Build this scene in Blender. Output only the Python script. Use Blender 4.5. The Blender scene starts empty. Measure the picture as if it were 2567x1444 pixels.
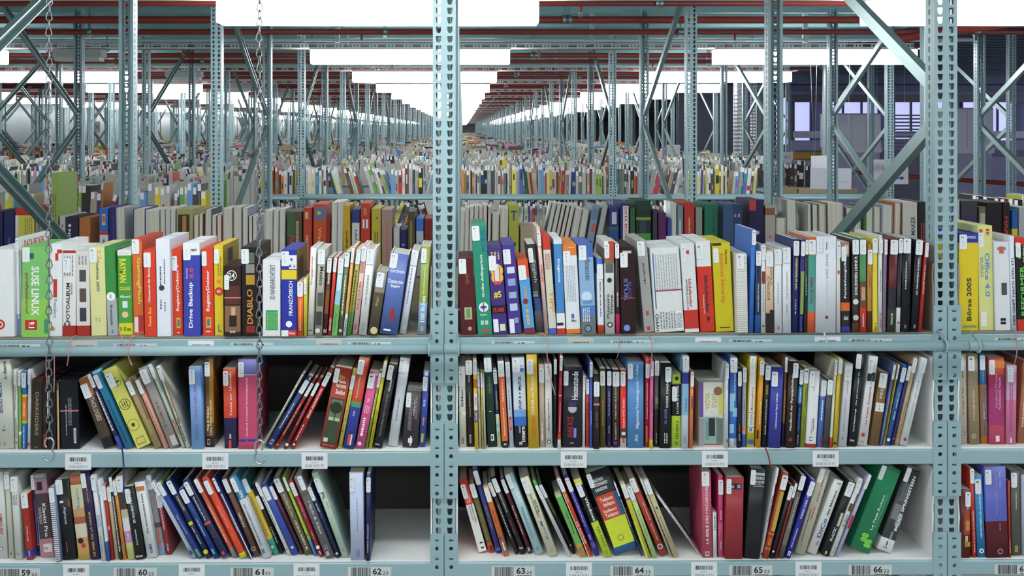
import bpy, bmesh, math, random
from mathutils import Vector, Matrix
random.seed(7)
SC = bpy.context.scene
COL = SC.collection

# ------------------------------------------------------------------ camera
EYE = 2.0                       # eye height above the floor (m)
D0 = 2.5                        # distance to the face of the nearest rack (m)
cam = bpy.data.cameras.new('camera')
cam.lens = 35.06; cam.sensor_width = 36.0; cam.sensor_fit = 'HORIZONTAL'
cam.shift_x = (1283.5 - 1160) / 2567.0
cam.shift_y = -(722 - 326) / 2567.0
cam.clip_start = 0.05; cam.clip_end = 300
cam_ob = bpy.data.objects.new('camera', cam)
cam_ob.location = (0, 0, EYE); cam_ob.rotation_euler = (math.pi / 2, 0, 0)
COL.objects.link(cam_ob); SC.camera = cam_ob

# ------------------------------------------------------------------ world + exposure
w = bpy.data.worlds.new('world'); SC.world = w; w.use_nodes = True
w.node_tree.nodes['Background'].inputs[0].default_value = (0.55, 0.62, 0.95, 1)
w.node_tree.nodes['Background'].inputs[1].default_value = 0.35
SC.view_settings.view_transform = 'Standard'
SC.view_settings.look = 'None'
SC.view_settings.exposure = 0.48
SC.view_settings.gamma = 1.0
SC.view_settings.use_curve_mapping = False
LAMP_EMIT = 11.0

# ------------------------------------------------------------------ materials
MATS = {}
def lin(c):
    return c / 12.92 if c <= 0.04045 else ((c + 0.055) / 1.055) ** 2.4
def rgb(h):
    h = h.lstrip('#')
    if len(h) == 3: h = h[0]*2 + h[1]*2 + h[2]*2
    return tuple(lin(int(h[i:i+2], 16) / 255.0) for i in (0, 2, 4)) + (1.0,)
def mat(h, rough=0.42, metal=0.0, noise=0.06, scale=60.0, bump=0.0, name=None, spec=0.4):
    key = (h, rough, metal, noise, scale, bump, spec)
    if key in MATS: return MATS[key]
    m = bpy.data.materials.new(name or ('colour_' + h.strip('#'))); m.use_nodes = True
    nt = m.node_tree; b = nt.nodes['Principled BSDF']
    c = rgb(h)
    tc = nt.nodes.new('ShaderNodeTexCoord')
    n = nt.nodes.new('ShaderNodeTexNoise'); n.inputs['Scale'].default_value = scale
    n.inputs['Detail'].default_value = 3
    nt.links.new(tc.outputs['Object'], n.inputs['Vector'])
    mx = nt.nodes.new('ShaderNodeMix'); mx.data_type = 'RGBA'
    mx.inputs[6].default_value = tuple(max(0, v * (1 - noise)) for v in c[:3]) + (1,)
    mx.inputs[7].default_value = tuple(min(1, v * (1 + noise)) for v in c[:3]) + (1,)
    nt.links.new(n.outputs['Fac'], mx.inputs[0])
    nt.links.new(mx.outputs[2], b.inputs['Base Color'])
    b.inputs['Roughness'].default_value = rough
    b.inputs['Metallic'].default_value = metal
    b.inputs['Specular IOR Level'].default_value = spec
    if bump:
        bp = nt.nodes.new('ShaderNodeBump'); bp.inputs['Strength'].default_value = bump
        bp.inputs['Distance'].default_value = 0.002
        nt.links.new(n.outputs['Fac'], bp.inputs['Height']); nt.links.new(bp.outputs['Normal'], b.inputs['Normal'])
    MATS[key] = m
    return m
def emat(name, h, s):
    m = bpy.data.materials.new(name); m.use_nodes = True
    nt = m.node_tree; b = nt.nodes['Principled BSDF']
    b.inputs['Base Color'].default_value = (0.8, 0.8, 0.8, 1)
    b.inputs['Emission Color'].default_value = rgb(h)
    b.inputs['Emission Strength'].default_value = s
    return m
def page_mat():
    m = bpy.data.materials.new('paper_edges'); m.use_nodes = True
    nt = m.node_tree; b = nt.nodes['Principled BSDF']
    tc = nt.nodes.new('ShaderNodeTexCoord'); mp = nt.nodes.new('ShaderNodeMapping')
    mp.inputs['Scale'].default_value = (900, 4, 4)
    n = nt.nodes.new('ShaderNodeTexNoise'); n.inputs['Scale'].default_value = 1.0
    cr = nt.nodes.new('ShaderNodeValToRGB')
    cr.color_ramp.elements[0].position = 0.3; cr.color_ramp.elements[0].color = rgb('B3ADA0')
    cr.color_ramp.elements[1].position = 0.7; cr.color_ramp.elements[1].color = rgb('DBD6CA')
    nt.links.new(tc.outputs['Object'], mp.inputs['Vector']); nt.links.new(mp.outputs['Vector'], n.inputs['Vector'])
    nt.links.new(n.outputs['Fac'], cr.inputs['Fac']); nt.links.new(cr.outputs['Color'], b.inputs['Base Color'])
    b.inputs['Roughness'].default_value = 0.8
    return m
PAGES = page_mat()
TEAL = mat('97B3B9', rough=0.36, noise=0.05, scale=9, name='teal_enamel')
TEALD = mat('8FB9BC', rough=0.45, noise=0.08, scale=3, name='teal_deck')
GALV = mat('93A09E', rough=0.34, metal=0.75, noise=0.16, scale=14, name='galvanised_steel')
BRACE = mat('9AB0B0', rough=0.3, metal=0.55, noise=0.12, scale=10, name='brace_steel')
TRAYM = mat('E2E0DE', rough=0.5, metal=0.0, noise=0.06, scale=20, name='tray_steel')
CHAINM = mat('85878A', rough=0.38, metal=0.7, noise=0.2, scale=80, name='chain_steel')
HOOKM = mat('C8CACB', rough=0.22, metal=0.95, noise=0.05, scale=60, name='hook_steel')
RED = mat('93392F', rough=0.4, noise=0.08, scale=8, name='red_pipe_paint')
WHITE = mat('DEDEDC', rough=0.5, noise=0.02, name='white_plastic')
STICK = mat('E4E6EA', rough=0.45, noise=0.02, name='sticker_paper')
INK = mat('23252A', rough=0.7, noise=0.0, name='ink')
INKL = mat('8A8D92', rough=0.7, noise=0.0, name='pale_ink')
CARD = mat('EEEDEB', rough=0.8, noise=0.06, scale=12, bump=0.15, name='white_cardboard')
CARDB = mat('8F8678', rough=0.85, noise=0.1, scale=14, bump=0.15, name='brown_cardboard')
CARDSH = mat('4A4644', rough=0.9, noise=0.1, scale=14, name='shade_cardboard')
DECK = mat('5A6F72', rough=0.6, noise=0.08, scale=6, name='shelf_deck')
LAMPM = emat('lamp_diffuser_glow', 'FCFEFF', LAMP_EMIT)

# ------------------------------------------------------------------ mesh helpers
class M:
    def __init__(s): s.v = []; s.f = []; s.m = []; s.mats = []; s.sm = []
    def mi(s, m):
        if m not in s.mats: s.mats.append(m)
        return s.mats.index(m)
    def face(s, idx, m, sm=False): s.f.append(idx); s.m.append(s.mi(m)); s.sm.append(sm)
    def quad(s, a, b, c, d, m):
        n = len(s.v); s.v += [a, b, c, d]; s.face((n, n+1, n+2, n+3), m)
    def box(s, x0, x1, y0, y1, z0, z1, m, skip=''):
        n = len(s.v)
        s.v += [(x0,y0,z0),(x1,y0,z0),(x1,y1,z0),(x0,y1,z0),(x0,y0,z1),(x1,y0,z1),(x1,y1,z1),(x0,y1,z1)]
        for k, q in (('b',(0,3,2,1)),('t',(4,5,6,7)),('f',(0,1,5,4)),('r',(1,2,6,5)),('k',(2,3,7,6)),('l',(3,0,4,7))):
            if k not in skip: s.face(tuple(n+i for i in q), m)
    def obox(s, p, q, wx, wz, m, up=(0,0,1)):
        # a bar of section wx * wz from p to q
        p = Vector(p); q = Vector(q); d = (q - p).normalized(); up = Vector(up)
        sx = d.cross(up).normalized(); su = sx.cross(d).normalized()
        n = len(s.v)
        for e in (p, q):
            for a, b in ((-1,-1),(1,-1),(1,1),(-1,1)):
                s.v.append(tuple(e + sx*a*wx/2 + su*b*wz/2))
        for f in ((0,1,2,3),(7,6,5,4),(0,4,5,1),(1,5,6,2),(2,6,7,3),(3,7,4,0)): s.face(tuple(n+i for i in f), m)
    def tube(s, pts, r, m, seg=8, closed=False, cap=True):
        P = [Vector(p) for p in pts]; N = len(P); n0 = len(s.v)
        t0 = (P[1]-P[0]).normalized()
        up = Vector((0,0,1)) if abs(t0.z) < 0.9 else Vector((1,0,0))
        nrm = t0.cross(up).normalized()
        for i in range(N):
            if closed: t = (P[(i+1)%N]-P[i-1]).normalized()
            else: t = (P[min(i+1,N-1)]-P[max(i-1,0)]).normalized()
            nrm = (nrm - t*nrm.dot(t)).normalized(); b = t.cross(nrm)
            for k in range(seg):
                a = 2*math.pi*k/seg
                s.v.append(tuple(P[i] + (nrm*math.cos(a) + b*math.sin(a))*r))
        for i in range(N if closed else N-1):
            j = (i+1) % N
            for k in range(seg):
                l = (k+1) % seg
                s.face((n0+i*seg+k, n0+i*seg+l, n0+j*seg+l, n0+j*seg+k), m, True)
        if cap and not closed:
            s.face(tuple(n0+k for k in reversed(range(seg))), m)
            s.face(tuple(n0+(N-1)*seg+k for k in range(seg)), m)
    def extr(s, poly, z0, z1, m, caps=True, sm=False):
        # plan polygon (x,y) counter-clockwise, extruded upwards
        n = len(s.v); k = len(poly)
        s.v += [(x,y,z0) for x,y in poly] + [(x,y,z1) for x,y in poly]
        for i in range(k):
            j = (i+1) % k; s.face((n+i, n+j, n+k+j, n+k+i), m, sm)
        if caps:
            s.face(tuple(n+i for i in reversed(range(k))), m); s.face(tuple(n+k+i for i in range(k)), m)
    def build(s, name, parent=None, **tags):
        me = bpy.data.meshes.new(name)
        me.from_pydata(s.v, [], s.f)
        for m in s.mats: me.materials.append(m)
        me.polygons.foreach_set('material_index', s.m)
        me.polygons.foreach_set('use_smooth', s.sm)
        me.update()
        o = bpy.data.objects.new(name, me); COL.objects.link(o)
        if parent is not None: o.parent = parent
        for k, v in tags.items(): o[k] = v
        return o
def empty(name, loc=(0,0,0), label=None, category=None, group=None):
    o = bpy.data.objects.new(name, None); COL.objects.link(o); o.location = loc
    o.empty_display_size = 0.02
    if label: o['label'] = label
    if category: o['category'] = category
    if group: o['group'] = group
    return o
def link_copy(o, parent=None):
    c = o.copy(); COL.objects.link(c); c.parent = parent
    return c

# ------------------------------------------------------------------ writing
_txt = {}
def text_geo(s, bold):
    key = (s, bold)
    if key in _txt: return _txt[key]
    cu = bpy.data.curves.new('writing', 'FONT'); cu.body = s; cu.size = 1.0
    cu.resolution_u = 2; cu.offset = 0.022 if bold else 0.004
    ob = bpy.data.objects.new('writing', cu)
    me = ob.to_mesh()
    vs = [(v.co.x, v.co.y) for v in me.vertices]; fs = [tuple(p.vertices) for p in me.polygons]
    ob.to_mesh_clear(); bpy.data.objects.remove(ob); bpy.data.curves.remove(cu)
    if not vs: vs = [(0,0),(1,0),(1,1)]; fs = []
    x0 = min(v[0] for v in vs); x1 = max(v[0] for v in vs); y0 = min(v[1] for v in vs); y1 = max(v[1] for v in vs)
    vs = [((x-x0)/(x1-x0), (y-y0)/(y1-y0)) for x, y in vs]
    _txt[key] = (vs, fs, (x1-x0)/(y1-y0))
    return _txt[key]
def put_text(mb, s, x0, x1, z0, z1, y, m, way='H', bold=True, fit=True):
    # fills the rectangle x0..x1, z0..z1 on the plane Y=y facing -Y
    vs, fs, asp = text_geo(s, bold)
    if fit:                                   # keep the letters' shape within a factor
        W = (x1-x0) if way == 'H' else (z1-z0); H = (z1-z0) if way == 'H' else (x1-x0)
        if W / H > asp * 2.0:
            nW = H*asp*2.0
            if way == 'H': c = (x0+x1)/2; x0, x1 = c-nW/2, c+nW/2
            else: c = (z0+z1)/2; z0, z1 = c-nW/2, c+nW/2
        elif W / H < asp / 1.9:
            nH = W/asp*1.9
            if way == 'H': c = (z0+z1)/2; z0, z1 = c-nH/2, c+nH/2
            else: c = (x0+x1)/2; x0, x1 = c-nH/2, c+nH/2
    n = len(mb.v)
    for a, b in vs:
        if way == 'H': X = x0 + a*(x1-x0); Z = z0 + b*(z1-z0)
        elif way == 'U': X = x1 - b*(x1-x0); Z = z0 + a*(z1-z0)
        else: X = x0 + b*(x1-x0); Z = z1 - a*(z1-z0)
        mb.v.append((X, y, Z))
    for f in fs: mb.face(tuple(n+i for i in f), m)
def put_bars(mb, x0, x1, z0, z1, y, m, seed=1):
    r = random.Random(seed); x = x0
    while x < x1:
        wd = r.choice((1, 1, 2, 3)) * (x1-x0) / 95.0
        mb.quad((x,y,z0),(min(x+wd,x1),y,z0),(min(x+wd,x1),y,z1),(x,y,z1), m)
        x += wd + r.choice((1, 1, 2, 3)) * (x1-x0) / 95.0
def put_lines(mb, x0, x1, z0, z1, y, m, vertical=True, seed=1, rows=1):
    # print too small to read: rows of tiny dashes
    r = random.Random(seed)
    if vertical:
        wr = (x1-x0) / (rows*2-1)
        for k in range(rows):
            xa = x0 + k*2*wr; z = z0
            while z < z1:
                L = r.uniform(0.002, 0.009)
                mb.quad((xa,y,z),(xa+wr,y,z),(xa+wr,y,min(z+L,z1)),(xa,y,min(z+L,z1)), m); z += L + 0.0016
    else:
        wr = (z1-z0) / (rows*2-1)
        for k in range(rows):
            za = z0 + k*2*wr; x = x0
            while x < x1:
                L = r.uniform(0.002, 0.009)
                mb.quad((x,y,za),(min(x+L,x1),y,za),(min(x+L,x1),y,za+wr),(x,y,za+wr), m); x += L + 0.0016

# ------------------------------------------------------------------ layout of the hall
PERIOD = 1.11; DEPTH = 0.565             # in units of D0: rack spacing and rack depth
NU = 34                                   # racks one behind the other
def KY(k): return k * D0
def W(px, py, k): return ((px-1160)/1000.0*k, k*D0, EYE + (326-py)/1000.0*k)
PITCH = 1.258; X0 = -0.0465
XS = [X0 + PITCH*n for n in range(-7, 3)]           # upright lines
XR = 3.453; XR2 = 4.44
HTOP = EYE + 0.86                          # underside of the deck above
LAMPX = [-7.8, -4.12, -0.385, 2.59]
def lampk(n): return 0.7255 + PERIOD*n     # aisle lamps (n=0 hangs over the camera's aisle)

# ------------------------------------------------------------------ setting
def struct(mb, name, **t): return mb.build(name, None, kind='structure', **t)
mb = M(); FL = mat('C4C3BE', rough=0.5, noise=0.08, scale=1.5, name='floor_concrete')
mb.box(-10.2, 16, -9, 104, -0.2, 0, FL); struct(mb, 'floor')
mb = M()
mb.box(-10.2, 3.75, -9, 100, HTOP, HTOP+0.08, TEALD)
for i in range(0, 200):                    # folded ribs of the deck, running across
    y = -8.0 + i*0.925
    if y > 98: break
    mb.box(-10.1, 3.7, y, y+0.05, HTOP-0.06, HTOP+0.01, TEALD)
struct(mb, 'ceiling')
mb = M(); BLUED = mat('41545F', rough=0.5, noise=0.15, scale=2, name='dark_blue_decking')
mb.box(3.75, 16, -9, 100, HTOP+0.02, HTOP+0.1, BLUED)
for i in range(0, 300):
    y = -3.0 + i*0.30
    if y > 60: break
    mb.box(3.76, 16, y, y+0.11, HTOP-0.05, HTOP+0.03, BLUED)
struct(mb, 'ceiling')
mb = M(); WALLG = mat('8C9599', rough=0.28, metal=0.6, noise=0.12, scale=0.8, name='grey_metal_cladding')
mb.box(-10.1, -10.0, -9, 100, 0, HTOP, WALLG)
for i in range(60): mb.box(-10.0, -9.985, 1+i*1.6, 1.03+i*1.6, 0, HTOP, WALLG)
struct(mb, 'wall_left')
mb = M(); WB = mat('7E8083', rough=0.6, noise=0.08, scale=0.6, name='far_wall_paint')
mb.box(-10.2, 16, KY(1+PERIOD*NU)+1.0, KY(1+PERIOD*NU)+1.2, 0, HTOP+0.1, WB); struct(mb, 'wall_back')
mb = M(); mb.box(-10.2, 16, -9.1, -9.0, 0, HTOP+0.1, mat('E2E2DE', rough=0.6, name='white_wall_paint')); struct(mb, 'wall_front')

# right hand hall: far wall with daylight windows, right wall with added glowing ones
WP = mat('6C6E7A', rough=0.55, noise=0.06, scale=1.2, name='lilac_grey_panel')
FILLM = emat('added_fill_glass', 'CDD4FA', 4.5); WINF = emat('far_daylight_glass', 'B4BBF4', 0.75)
MUL = mat('474C5C', rough=0.5, name='window_mullion')
RX = 15.8
mb = M(); mb.box(RX, RX+0.1, -9, 100, 0, EYE-0.9, WP); mb.box(RX, RX+0.1, -9, 100, EYE+0.72, HTOP+0.1, WP)
mb.box(RX+0.1, RX+0.2, -9, 100, 0, HTOP+0.1, WP)
struct(mb, 'wall_right')
wn = 1
YW = 6.0
mb = M(); mb.box(3.9, RX, YW+12, YW+12.1, 0, EYE-0.35, WP); mb.box(3.9, RX, YW+12, YW+12.1, EYE+0.70, HTOP+0.1, WP); 
mb.box(3.9, RX, YW+12.15, YW+12.2, EYE-0.35, EYE+0.7, WP); struct(mb, 'wall_back')
def window(x0, x1, z0, z1, y):
    global wn
    f = M(); t = 0.04
    f.box(x0, x0+t, y-0.03, y+0.03, z0, z1, MUL); f.box(x1-t, x1, y-0.03, y+0.03, z0, z1, MUL)
    f.box(x0+t, x1-t, y-0.03, y+0.03, z0, z0+t, MUL); f.box(x0+t, x1-t, y-0.03, y+0.03, z1-t, z1, MUL)
    n = 3
    for i in range(1, n):
        x = x0 + (x1-x0)*i/n; f.box(x-0.015, x+0.015, y-0.02, y+0.02, z0+t, z1-t, MUL)
    fo = struct(f, 'window_%d' % wn); wn += 1
    g = M(); g.box(x0+t, x1-t, y+0.021, y+0.03, z0+t, z1-t, WINF); g.build('window_pane', fo)
for i in range(10):                        # unseen right-hand wall windows, added to brighten the side hall
    f = M(); y = -1.0 + i*2.0; z0, z1 = EYE-0.88, EYE+0.70
    for a, b in ((y, y+0.06), (y+1.8, y+1.86), (y+0.9, y+0.94)): f.box(RX-0.05, RX, a, b, z0, z1, MUL)
    f.box(RX-0.04, RX-0.01, y+0.06, y+1.8, z0, z0+0.05, MUL); f.box(RX-0.04, RX-0.01, y+0.06, y+1.8, z1-0.05, z1, MUL)
    fo = struct(f, 'window_%d' % wn); wn += 1
    g = M(); g.box(RX-0.009, RX-0.003, y+0.06, y+1.8, z0+0.05, z1-0.05, FILLM); g.build('window_pane', fo)
for i in range(1, 9):
    x = 4.05 + i*1.22
    window(x, x+1.0, EYE-0.30, EYE+0.62, YW+11.9)

# ------------------------------------------------------------------ perforated sheet
def cell(mb, o, ux, uz, nrm, cx, cz, w, h, hole, m, th=0.0025):
    """rectangle w*h centred at (cx,cz) on plane o + ux*x + uz*z with a punched hole"""
    k = len(hole); n = len(mb.v)
    outer = []
    for hx, hz in hole:
        a = math.atan2(hz*w/h, hx)
        dx, dz = math.cos(a), math.sin(a)
        s = 1.0/max(abs(dx), abs(dz)); outer.append((dx*s*w/2, dz*s*h/2))
    # corners snap
    for cxn, czn in ((w/2,h/2),(-w/2,h/2),(-w/2,-h/2),(w/2,-h/2)):
        b = min(range(k), key=lambda i: (outer[i][0]-cxn)**2 + (outer[i][1]-czn)**2); outer[b] = (cxn, czn)
    def P(x, z, d=0): return tuple(o + ux*(cx+x) + uz*(cz+z) - nrm*d)
    for x, z in outer: mb.v.append(P(x, z))
    for x, z in hole: mb.v.append(P(x, z))
    for x, z in hole: mb.v.append(P(x, z, th))
    for i in range(k):
        j = (i+1) % k
        mb.face((n+i, n+j, n+k+j, n+k+i), m)
        mb.face((n+k+i, n+k+j, n+2*k+j, n+2*k+i), m)
def V(*a): return Vector(a)
HP = 0.0237
TEAR = [(-0.0068,0.0082),(0.0,0.0082),(0.0068,0.0082),(0.0064,0.002),(0.0054,-0.0045),(0.0032,-0.0078),(0.0,-0.0085),(-0.0032,-0.0078),(-0.0054,-0.0045),(-0.0064,0.002)]
SLOT = [(-0.004,0.007),(0,0.007),(0.004,0.007),(0.004,0),(0.004,-0.007),(0,-0.007),(-0.004,-0.007),(-0.004,0)]
UD = 0.050; UW = 0.057
def upright_mesh(H=HTOP-0.05, z0=-0.012):
    mb = M(); n = int((H - z0)/HP)
    for i in range(n):
        zc = z0 + (i+0.5)*HP
        for s in (-1, 1):
            cell(mb, V(0,0,0), V(1,0,0), V(0,0,1), V(0,-1,0), s*0.01425, zc, 0.0285, HP, TEAR, TEAL)
        cell(mb, V(UW/2,0,0), V(0,1,0), V(0,0,1), V(1,0,0), 0.030, zc, 0.024, HP, SLOT, TEAL)
        cell(mb, V(-UW/2,0,0), V(0,1,0), V(0,0,1), V(-1,0,0), 0.030, zc, 0.024, HP, SLOT, TEAL)
    zt = z0 + n*HP
    for s in (-1, 1):
        x = s*UW/2
        mb.quad((x,0,z0),(x,0.018,z0),(x,0.018,zt),(x,0,zt), TEAL)
        mb.quad((x,0.042,z0),(x,UD,z0),(x,UD,zt),(x,0.042,zt), TEAL)
        xi = s*(UW/2-0.011)
        mb.quad((x,UD,z0),(xi,UD,z0),(xi,UD,zt),(x,UD,zt), TEAL)
        mb.quad((xi,UD,z0),(xi,UD-0.008,z0),(xi,UD-0.008,zt),(xi,UD,zt), TEAL)
    return mb
um = upright_mesh(); proto_up = um.build('upright'); UPM = proto_up.data
bpy.data.objects.remove(proto_up)
def ubar(mb, p, q, m=BRACE, w=0.036, d=0.022):
    """an open channel brace from p to q in the plane of the frame (YZ)"""
    p = Vector(p); q = Vector(q); t = (q-p).normalized(); n = Vector((1,0,0)); b = n.cross(t).normalized()
    mb.obox(p + n*(-d/2+0.0015), q + n*(-d/2+0.0015), 0.003, w, m, up=b)
    for s in (-1, 1): mb.obox(p + b*s*(w/2-0.0015), q + b*s*(w/2-0.0015), d, 0.003, m, up=b)
ZN = EYE + 0.065; RISE = 0.75
def frame_braces(u):
    """zigzag: node at the front for even units, at the rear for odd ones"""
    yf, yr = UD+0.004, DEPTH*D0-UD-0.004
    a, b = (yf, yr) if u % 2 == 0 else (yr, yf)
    out = []
    g = 0.045
    for z0, z1 in ((ZN+g, ZN+RISE), (ZN-g, ZN-RISE), (ZN-2*RISE+g, ZN-RISE-g), (ZN-2*RISE-g, 0.12)):
        m_ = M()
        if (z0, z1) == (ZN-2*RISE+g, ZN-RISE-g): pa, pb = (0, a, z0), (0, b, z1)
        else: pa, pb = (0, a, z0), (0, b, z1)
        ubar(m_, pa, pb); out.append(m_)
    return out
BR = {}
for par in (0, 1):
    BR[par] = []
    for m_ in frame_braces(par):
        o = m_.build('diagonal_brace'); BR[par].append(o.data); bpy.data.objects.remove(o)
# whole frame as one mesh for the far racks
def merged_frame(par):
    mb = M(); src = [(UPM, Matrix.Identity(4)), (UPM, Matrix.Translation((0, DEPTH*D0, 0)) @ Matrix.Rotation(math.pi, 4, 'Z'))]
    src += [(d, Matrix.Identity(4)) for d in BR[par]]
    for me, mt in src:
        n = len(mb.v); mb.v += [tuple(mt @ v.co) for v in me.vertices]
        for p in me.polygons: mb.face(tuple(n+i for i in p.vertices), me.materials[p.material_index])
    o = mb.build('rack_frame'); d = o.data; bpy.data.objects.remove(o); return d
MF = {0: merged_frame(0), 1: merged_frame(1)}
COLN = {-1: 'left of the pair of chains', 0: 'behind the main centre post', 1: 'behind the right-hand front post'}
ordw = ['nearest', 'second nearest', 'third nearest', 'fourth nearest']
colw = ['', '', '', '', '', 'at the left edge', 'left of centre', 'at the centre', 'right of centre', 'far right', 'on the right aisle end', 'in the right annex']
for u in range(NU):
    k = 1 + PERIOD*u
    xs = list(XS)
    if u == 0: xs = XS[4:] + [XR+0.28]
    else: xs = xs + [XR]
    if 2 <= u <= 4: xs = xs + [XR2]
    if u > 11: xs = [x for x in xs]
    for x in xs:
        # leave out frames that stand wholly outside the picture
        pxl = 1160 + x*1000/k; pxr = 1160 + x*1000/(k+DEPTH)
        if max(pxl, pxr) < -60 or min(pxl, pxr) > 2640: continue
        near = u < 5
        if near:
            ci = XS.index(x) if x in XS else (10 if abs(x-XR) < 0.5 else 11)
            nm = ordw[u] if u < 4 else 'fifth nearest'
            wh = colw[ci] or '%s line left of centre' % ['seventh','sixth','fifth','fourth','third'][ci]
            fr = empty('rack_frame', (x, KY(k), 0), 'teal perforated rack frame %s, in the %s row of racks' % (wh, nm), 'rack frame', 'teal rack frames')
            a = bpy.data.objects.new('upright', UPM); COL.objects.link(a); a.parent = fr
            b = bpy.data.objects.new('upright', UPM); COL.objects.link(b); b.parent = fr
            b.location = (0, DEPTH*D0, 0); b.rotation_euler = (0, 0, math.pi)
            for d in BR[u % 2]:
                c = bpy.data.objects.new('diagonal_brace', d); COL.objects.link(c); c.parent = fr
        else:
            o = bpy.data.objects.new('rack_frame', MF[u % 2]); COL.objects.link(o); o.location = (x, KY(k), 0)
            o['label'] = 'small distant teal rack frame among the rows far down the hall'; o['category'] = 'rack frame'; o['group'] = 'distant rack frames'

# ------------------------------------------------------------------ lamps, trays, pipes overhead
LT = EYE + 0.592; LB = EYE + 0.487; LL = 1.47; LW = 0.17
def lamp_parts():
    d = M()
    prof = [(-LW/2, LT-0.004), (-LW/2, LB+0.012), (-LW/2+0.012, LB), (LW/2-0.012, LB), (LW/2, LB+0.012), (LW/2, LT-0.004)]
    x0, x1 = -LL/2+0.006, LL/2-0.006; n = len(d.v); k = len(prof)
    for x in (x0, x1): d.v += [(x, y, z) for y, z in prof]
    for i in range(k):
        j = (i+1) % k; d.face((n+i, n+k+i, n+k+j, n+j), LAMPM)
    d.face(tuple(n+i for i in range(k)), LAMPM); d.face(tuple(n+k+i for i in reversed(range(k))), LAMPM)
    c = M()
    c.box(-LL/2, LL/2, -LW/2-0.002, LW/2+0.002, LT-0.004, LT+0.006, WHITE)
    c.box(-0.5, -0.42, -0.02, 0.02, LT+0.006, LT+0.014, GALV); c.box(0.42, 0.5, -0.02, 0.02, LT+0.006, LT+0.014, GALV)
    a = d.build('diffuser'); b = c.build('housing'); r = (a.data, b.data)
    bpy.data.objects.remove(a); bpy.data.objects.remove(b); return r
LD, LH = lamp_parts()
cw = ['far left', 'left', 'central', 'right']
nw = ['first', 'second', 'third', 'fourth', 'fifth', 'sixth', 'seventh', 'eighth']
for n in range(-2, NU):
    k = lampk(n)
    for i, x in enumerate(LAMPX if n >= 0 else [-9, -5.9, -4.12, -2.25, -0.385, 1.1, 2.59, 4.3]):  # denser rows behind the camera are added to light the lower shelves
        if n <= 0 and i == 0: continue
        if n == -2 and i % 2 == 0: continue
        if n >= 1 and 1160 + (x+LL/2)*1000/k < -40: continue
        if 1 <= n <= 8: lb = 'glowing white tube lamp, %s in the %s line of ceiling lamps' % (nw[n-1], cw[i])
        elif n <= 0: lb = 'glowing white tube lamp over the nearest aisle; those behind the camera added as fill'
        else: lb = 'tiny glowing white tube lamp far down the hall ceiling'
        o = empty('ceiling_lamp', (x, KY(k), 0), lb, 'lamp', 'ceiling tube lamps' if 1 <= n <= 8 else 'distant ceiling lamps')
        for nm, d in (('diffuser', LD), ('housing', LH)):
            c = bpy.data.objects.new(nm, d); COL.objects.link(c); c.parent = o
# unlit emergency fixtures
def emerg():
    a = M(); a.box(-0.18, 0.18, -0.06, 0.06, LT-0.055, LT, mat('B9BDBB', rough=0.5, name='grey_fixture'))
    b = M(); b.box(-0.165, 0.165, -0.05, 0.05, LT-0.085, LT-0.055, mat('D0D3D2', rough=0.3, name='frosted_cover'))
    x = a.build('housing'); y = b.build('cover'); r = (x.data, y.data); bpy.data.objects.remove(x); bpy.data.objects.remove(y); return r
EA, EB = emerg()
for n in (2, 3, 4, 5):
    o = empty('emergency_light', (-2.83, KY(lampk(n)), 0), 'small unlit grey emergency light, %s in the line left of the centre lamps' % nw[n-2], 'light fixture', 'unlit emergency lights')
    for nm, d in (('housing', EA), ('cover', EB)):
        c = bpy.data.objects.new(nm, d); COL.objects.link(c); c.parent = o

def tray_mesh(xa, xb):
    mb = M(); z0, z1 = LT+0.008, LT+0.045
    mb.box(xa, xb, -0.05, 0.05, z0, z0+0.002, TRAYM)
    x = xa; i = 0
    RH = [(-0.007,0.008),(0,0.008),(0.007,0.008),(0.007,0),(0.007,-0.008),(0,-0.008),(-0.007,-0.008),(-0.007,0)]
    WH = [(-0.031,0.010),(0,0.010),(0.031,0.010),(0.031,0),(0.031,-0.010),(0,-0.010),(-0.031,-0.010),(-0.031,0)]
    zc = (z0+z1)/2
    while x < xb-0.12:
        for cx, wd, hh in ((0.0375, 0.075, WH), (0.088, 0.026, RH), (0.114, 0.026, RH)):
            cell(mb, V(0,-0.05,0), V(1,0,0), V(0,0,1), V(0,-1,0), x+cx, zc, wd, z1-z0, hh, TRAYM, 0.001)
            mb.box(x+cx-wd/2, x+cx+wd/2, 0.049, 0.05, z0+0.002, z0+0.014, TRAYM)
        x += 0.127
    return mb
tm = tray_mesh(-9.9, 3.4).build('cable_tray'); TM = tm.data; bpy.data.objects.remove(tm)
def bake(mb, nm):
    o = mb.build(nm); d = o.data; bpy.data.objects.remove(o); return d
def pipe_mesh(r):
    mb = M(); mb.tube([(-9.9,0,0),(3.72,0,0)], r, RED, 12)
    c = M(); c.tube([(-0.018,0,0),(0.018,0,0)], r+0.006, GALV, 12); c.box(-0.006, 0.006, -0.003, 0.003, r, 0.232, GALV)
    c.box(-0.012, 0.012, -0.01, 0.01, -r-0.016, -r-0.004, GALV)
    s = M()
    s.tube([(0,0,-r+0.002),(0,0,-r-0.030)], 0.007, RED, 8)
    s.tube([(0,0,-r-0.028),(0,0,-r-0.036)], 0.010, GALV, 8)
    s.tube([(0.009*math.cos(t), 0, -r-0.045+0.011*math.sin(t)) for t in [j*math.pi/4 for j in range(8)]], 0.0018, GALV, 5, closed=True)
    return bake(mb, 'pipe'), bake(c, 'pipe_hanger'), bake(s, 'sprinkler_head')
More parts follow.
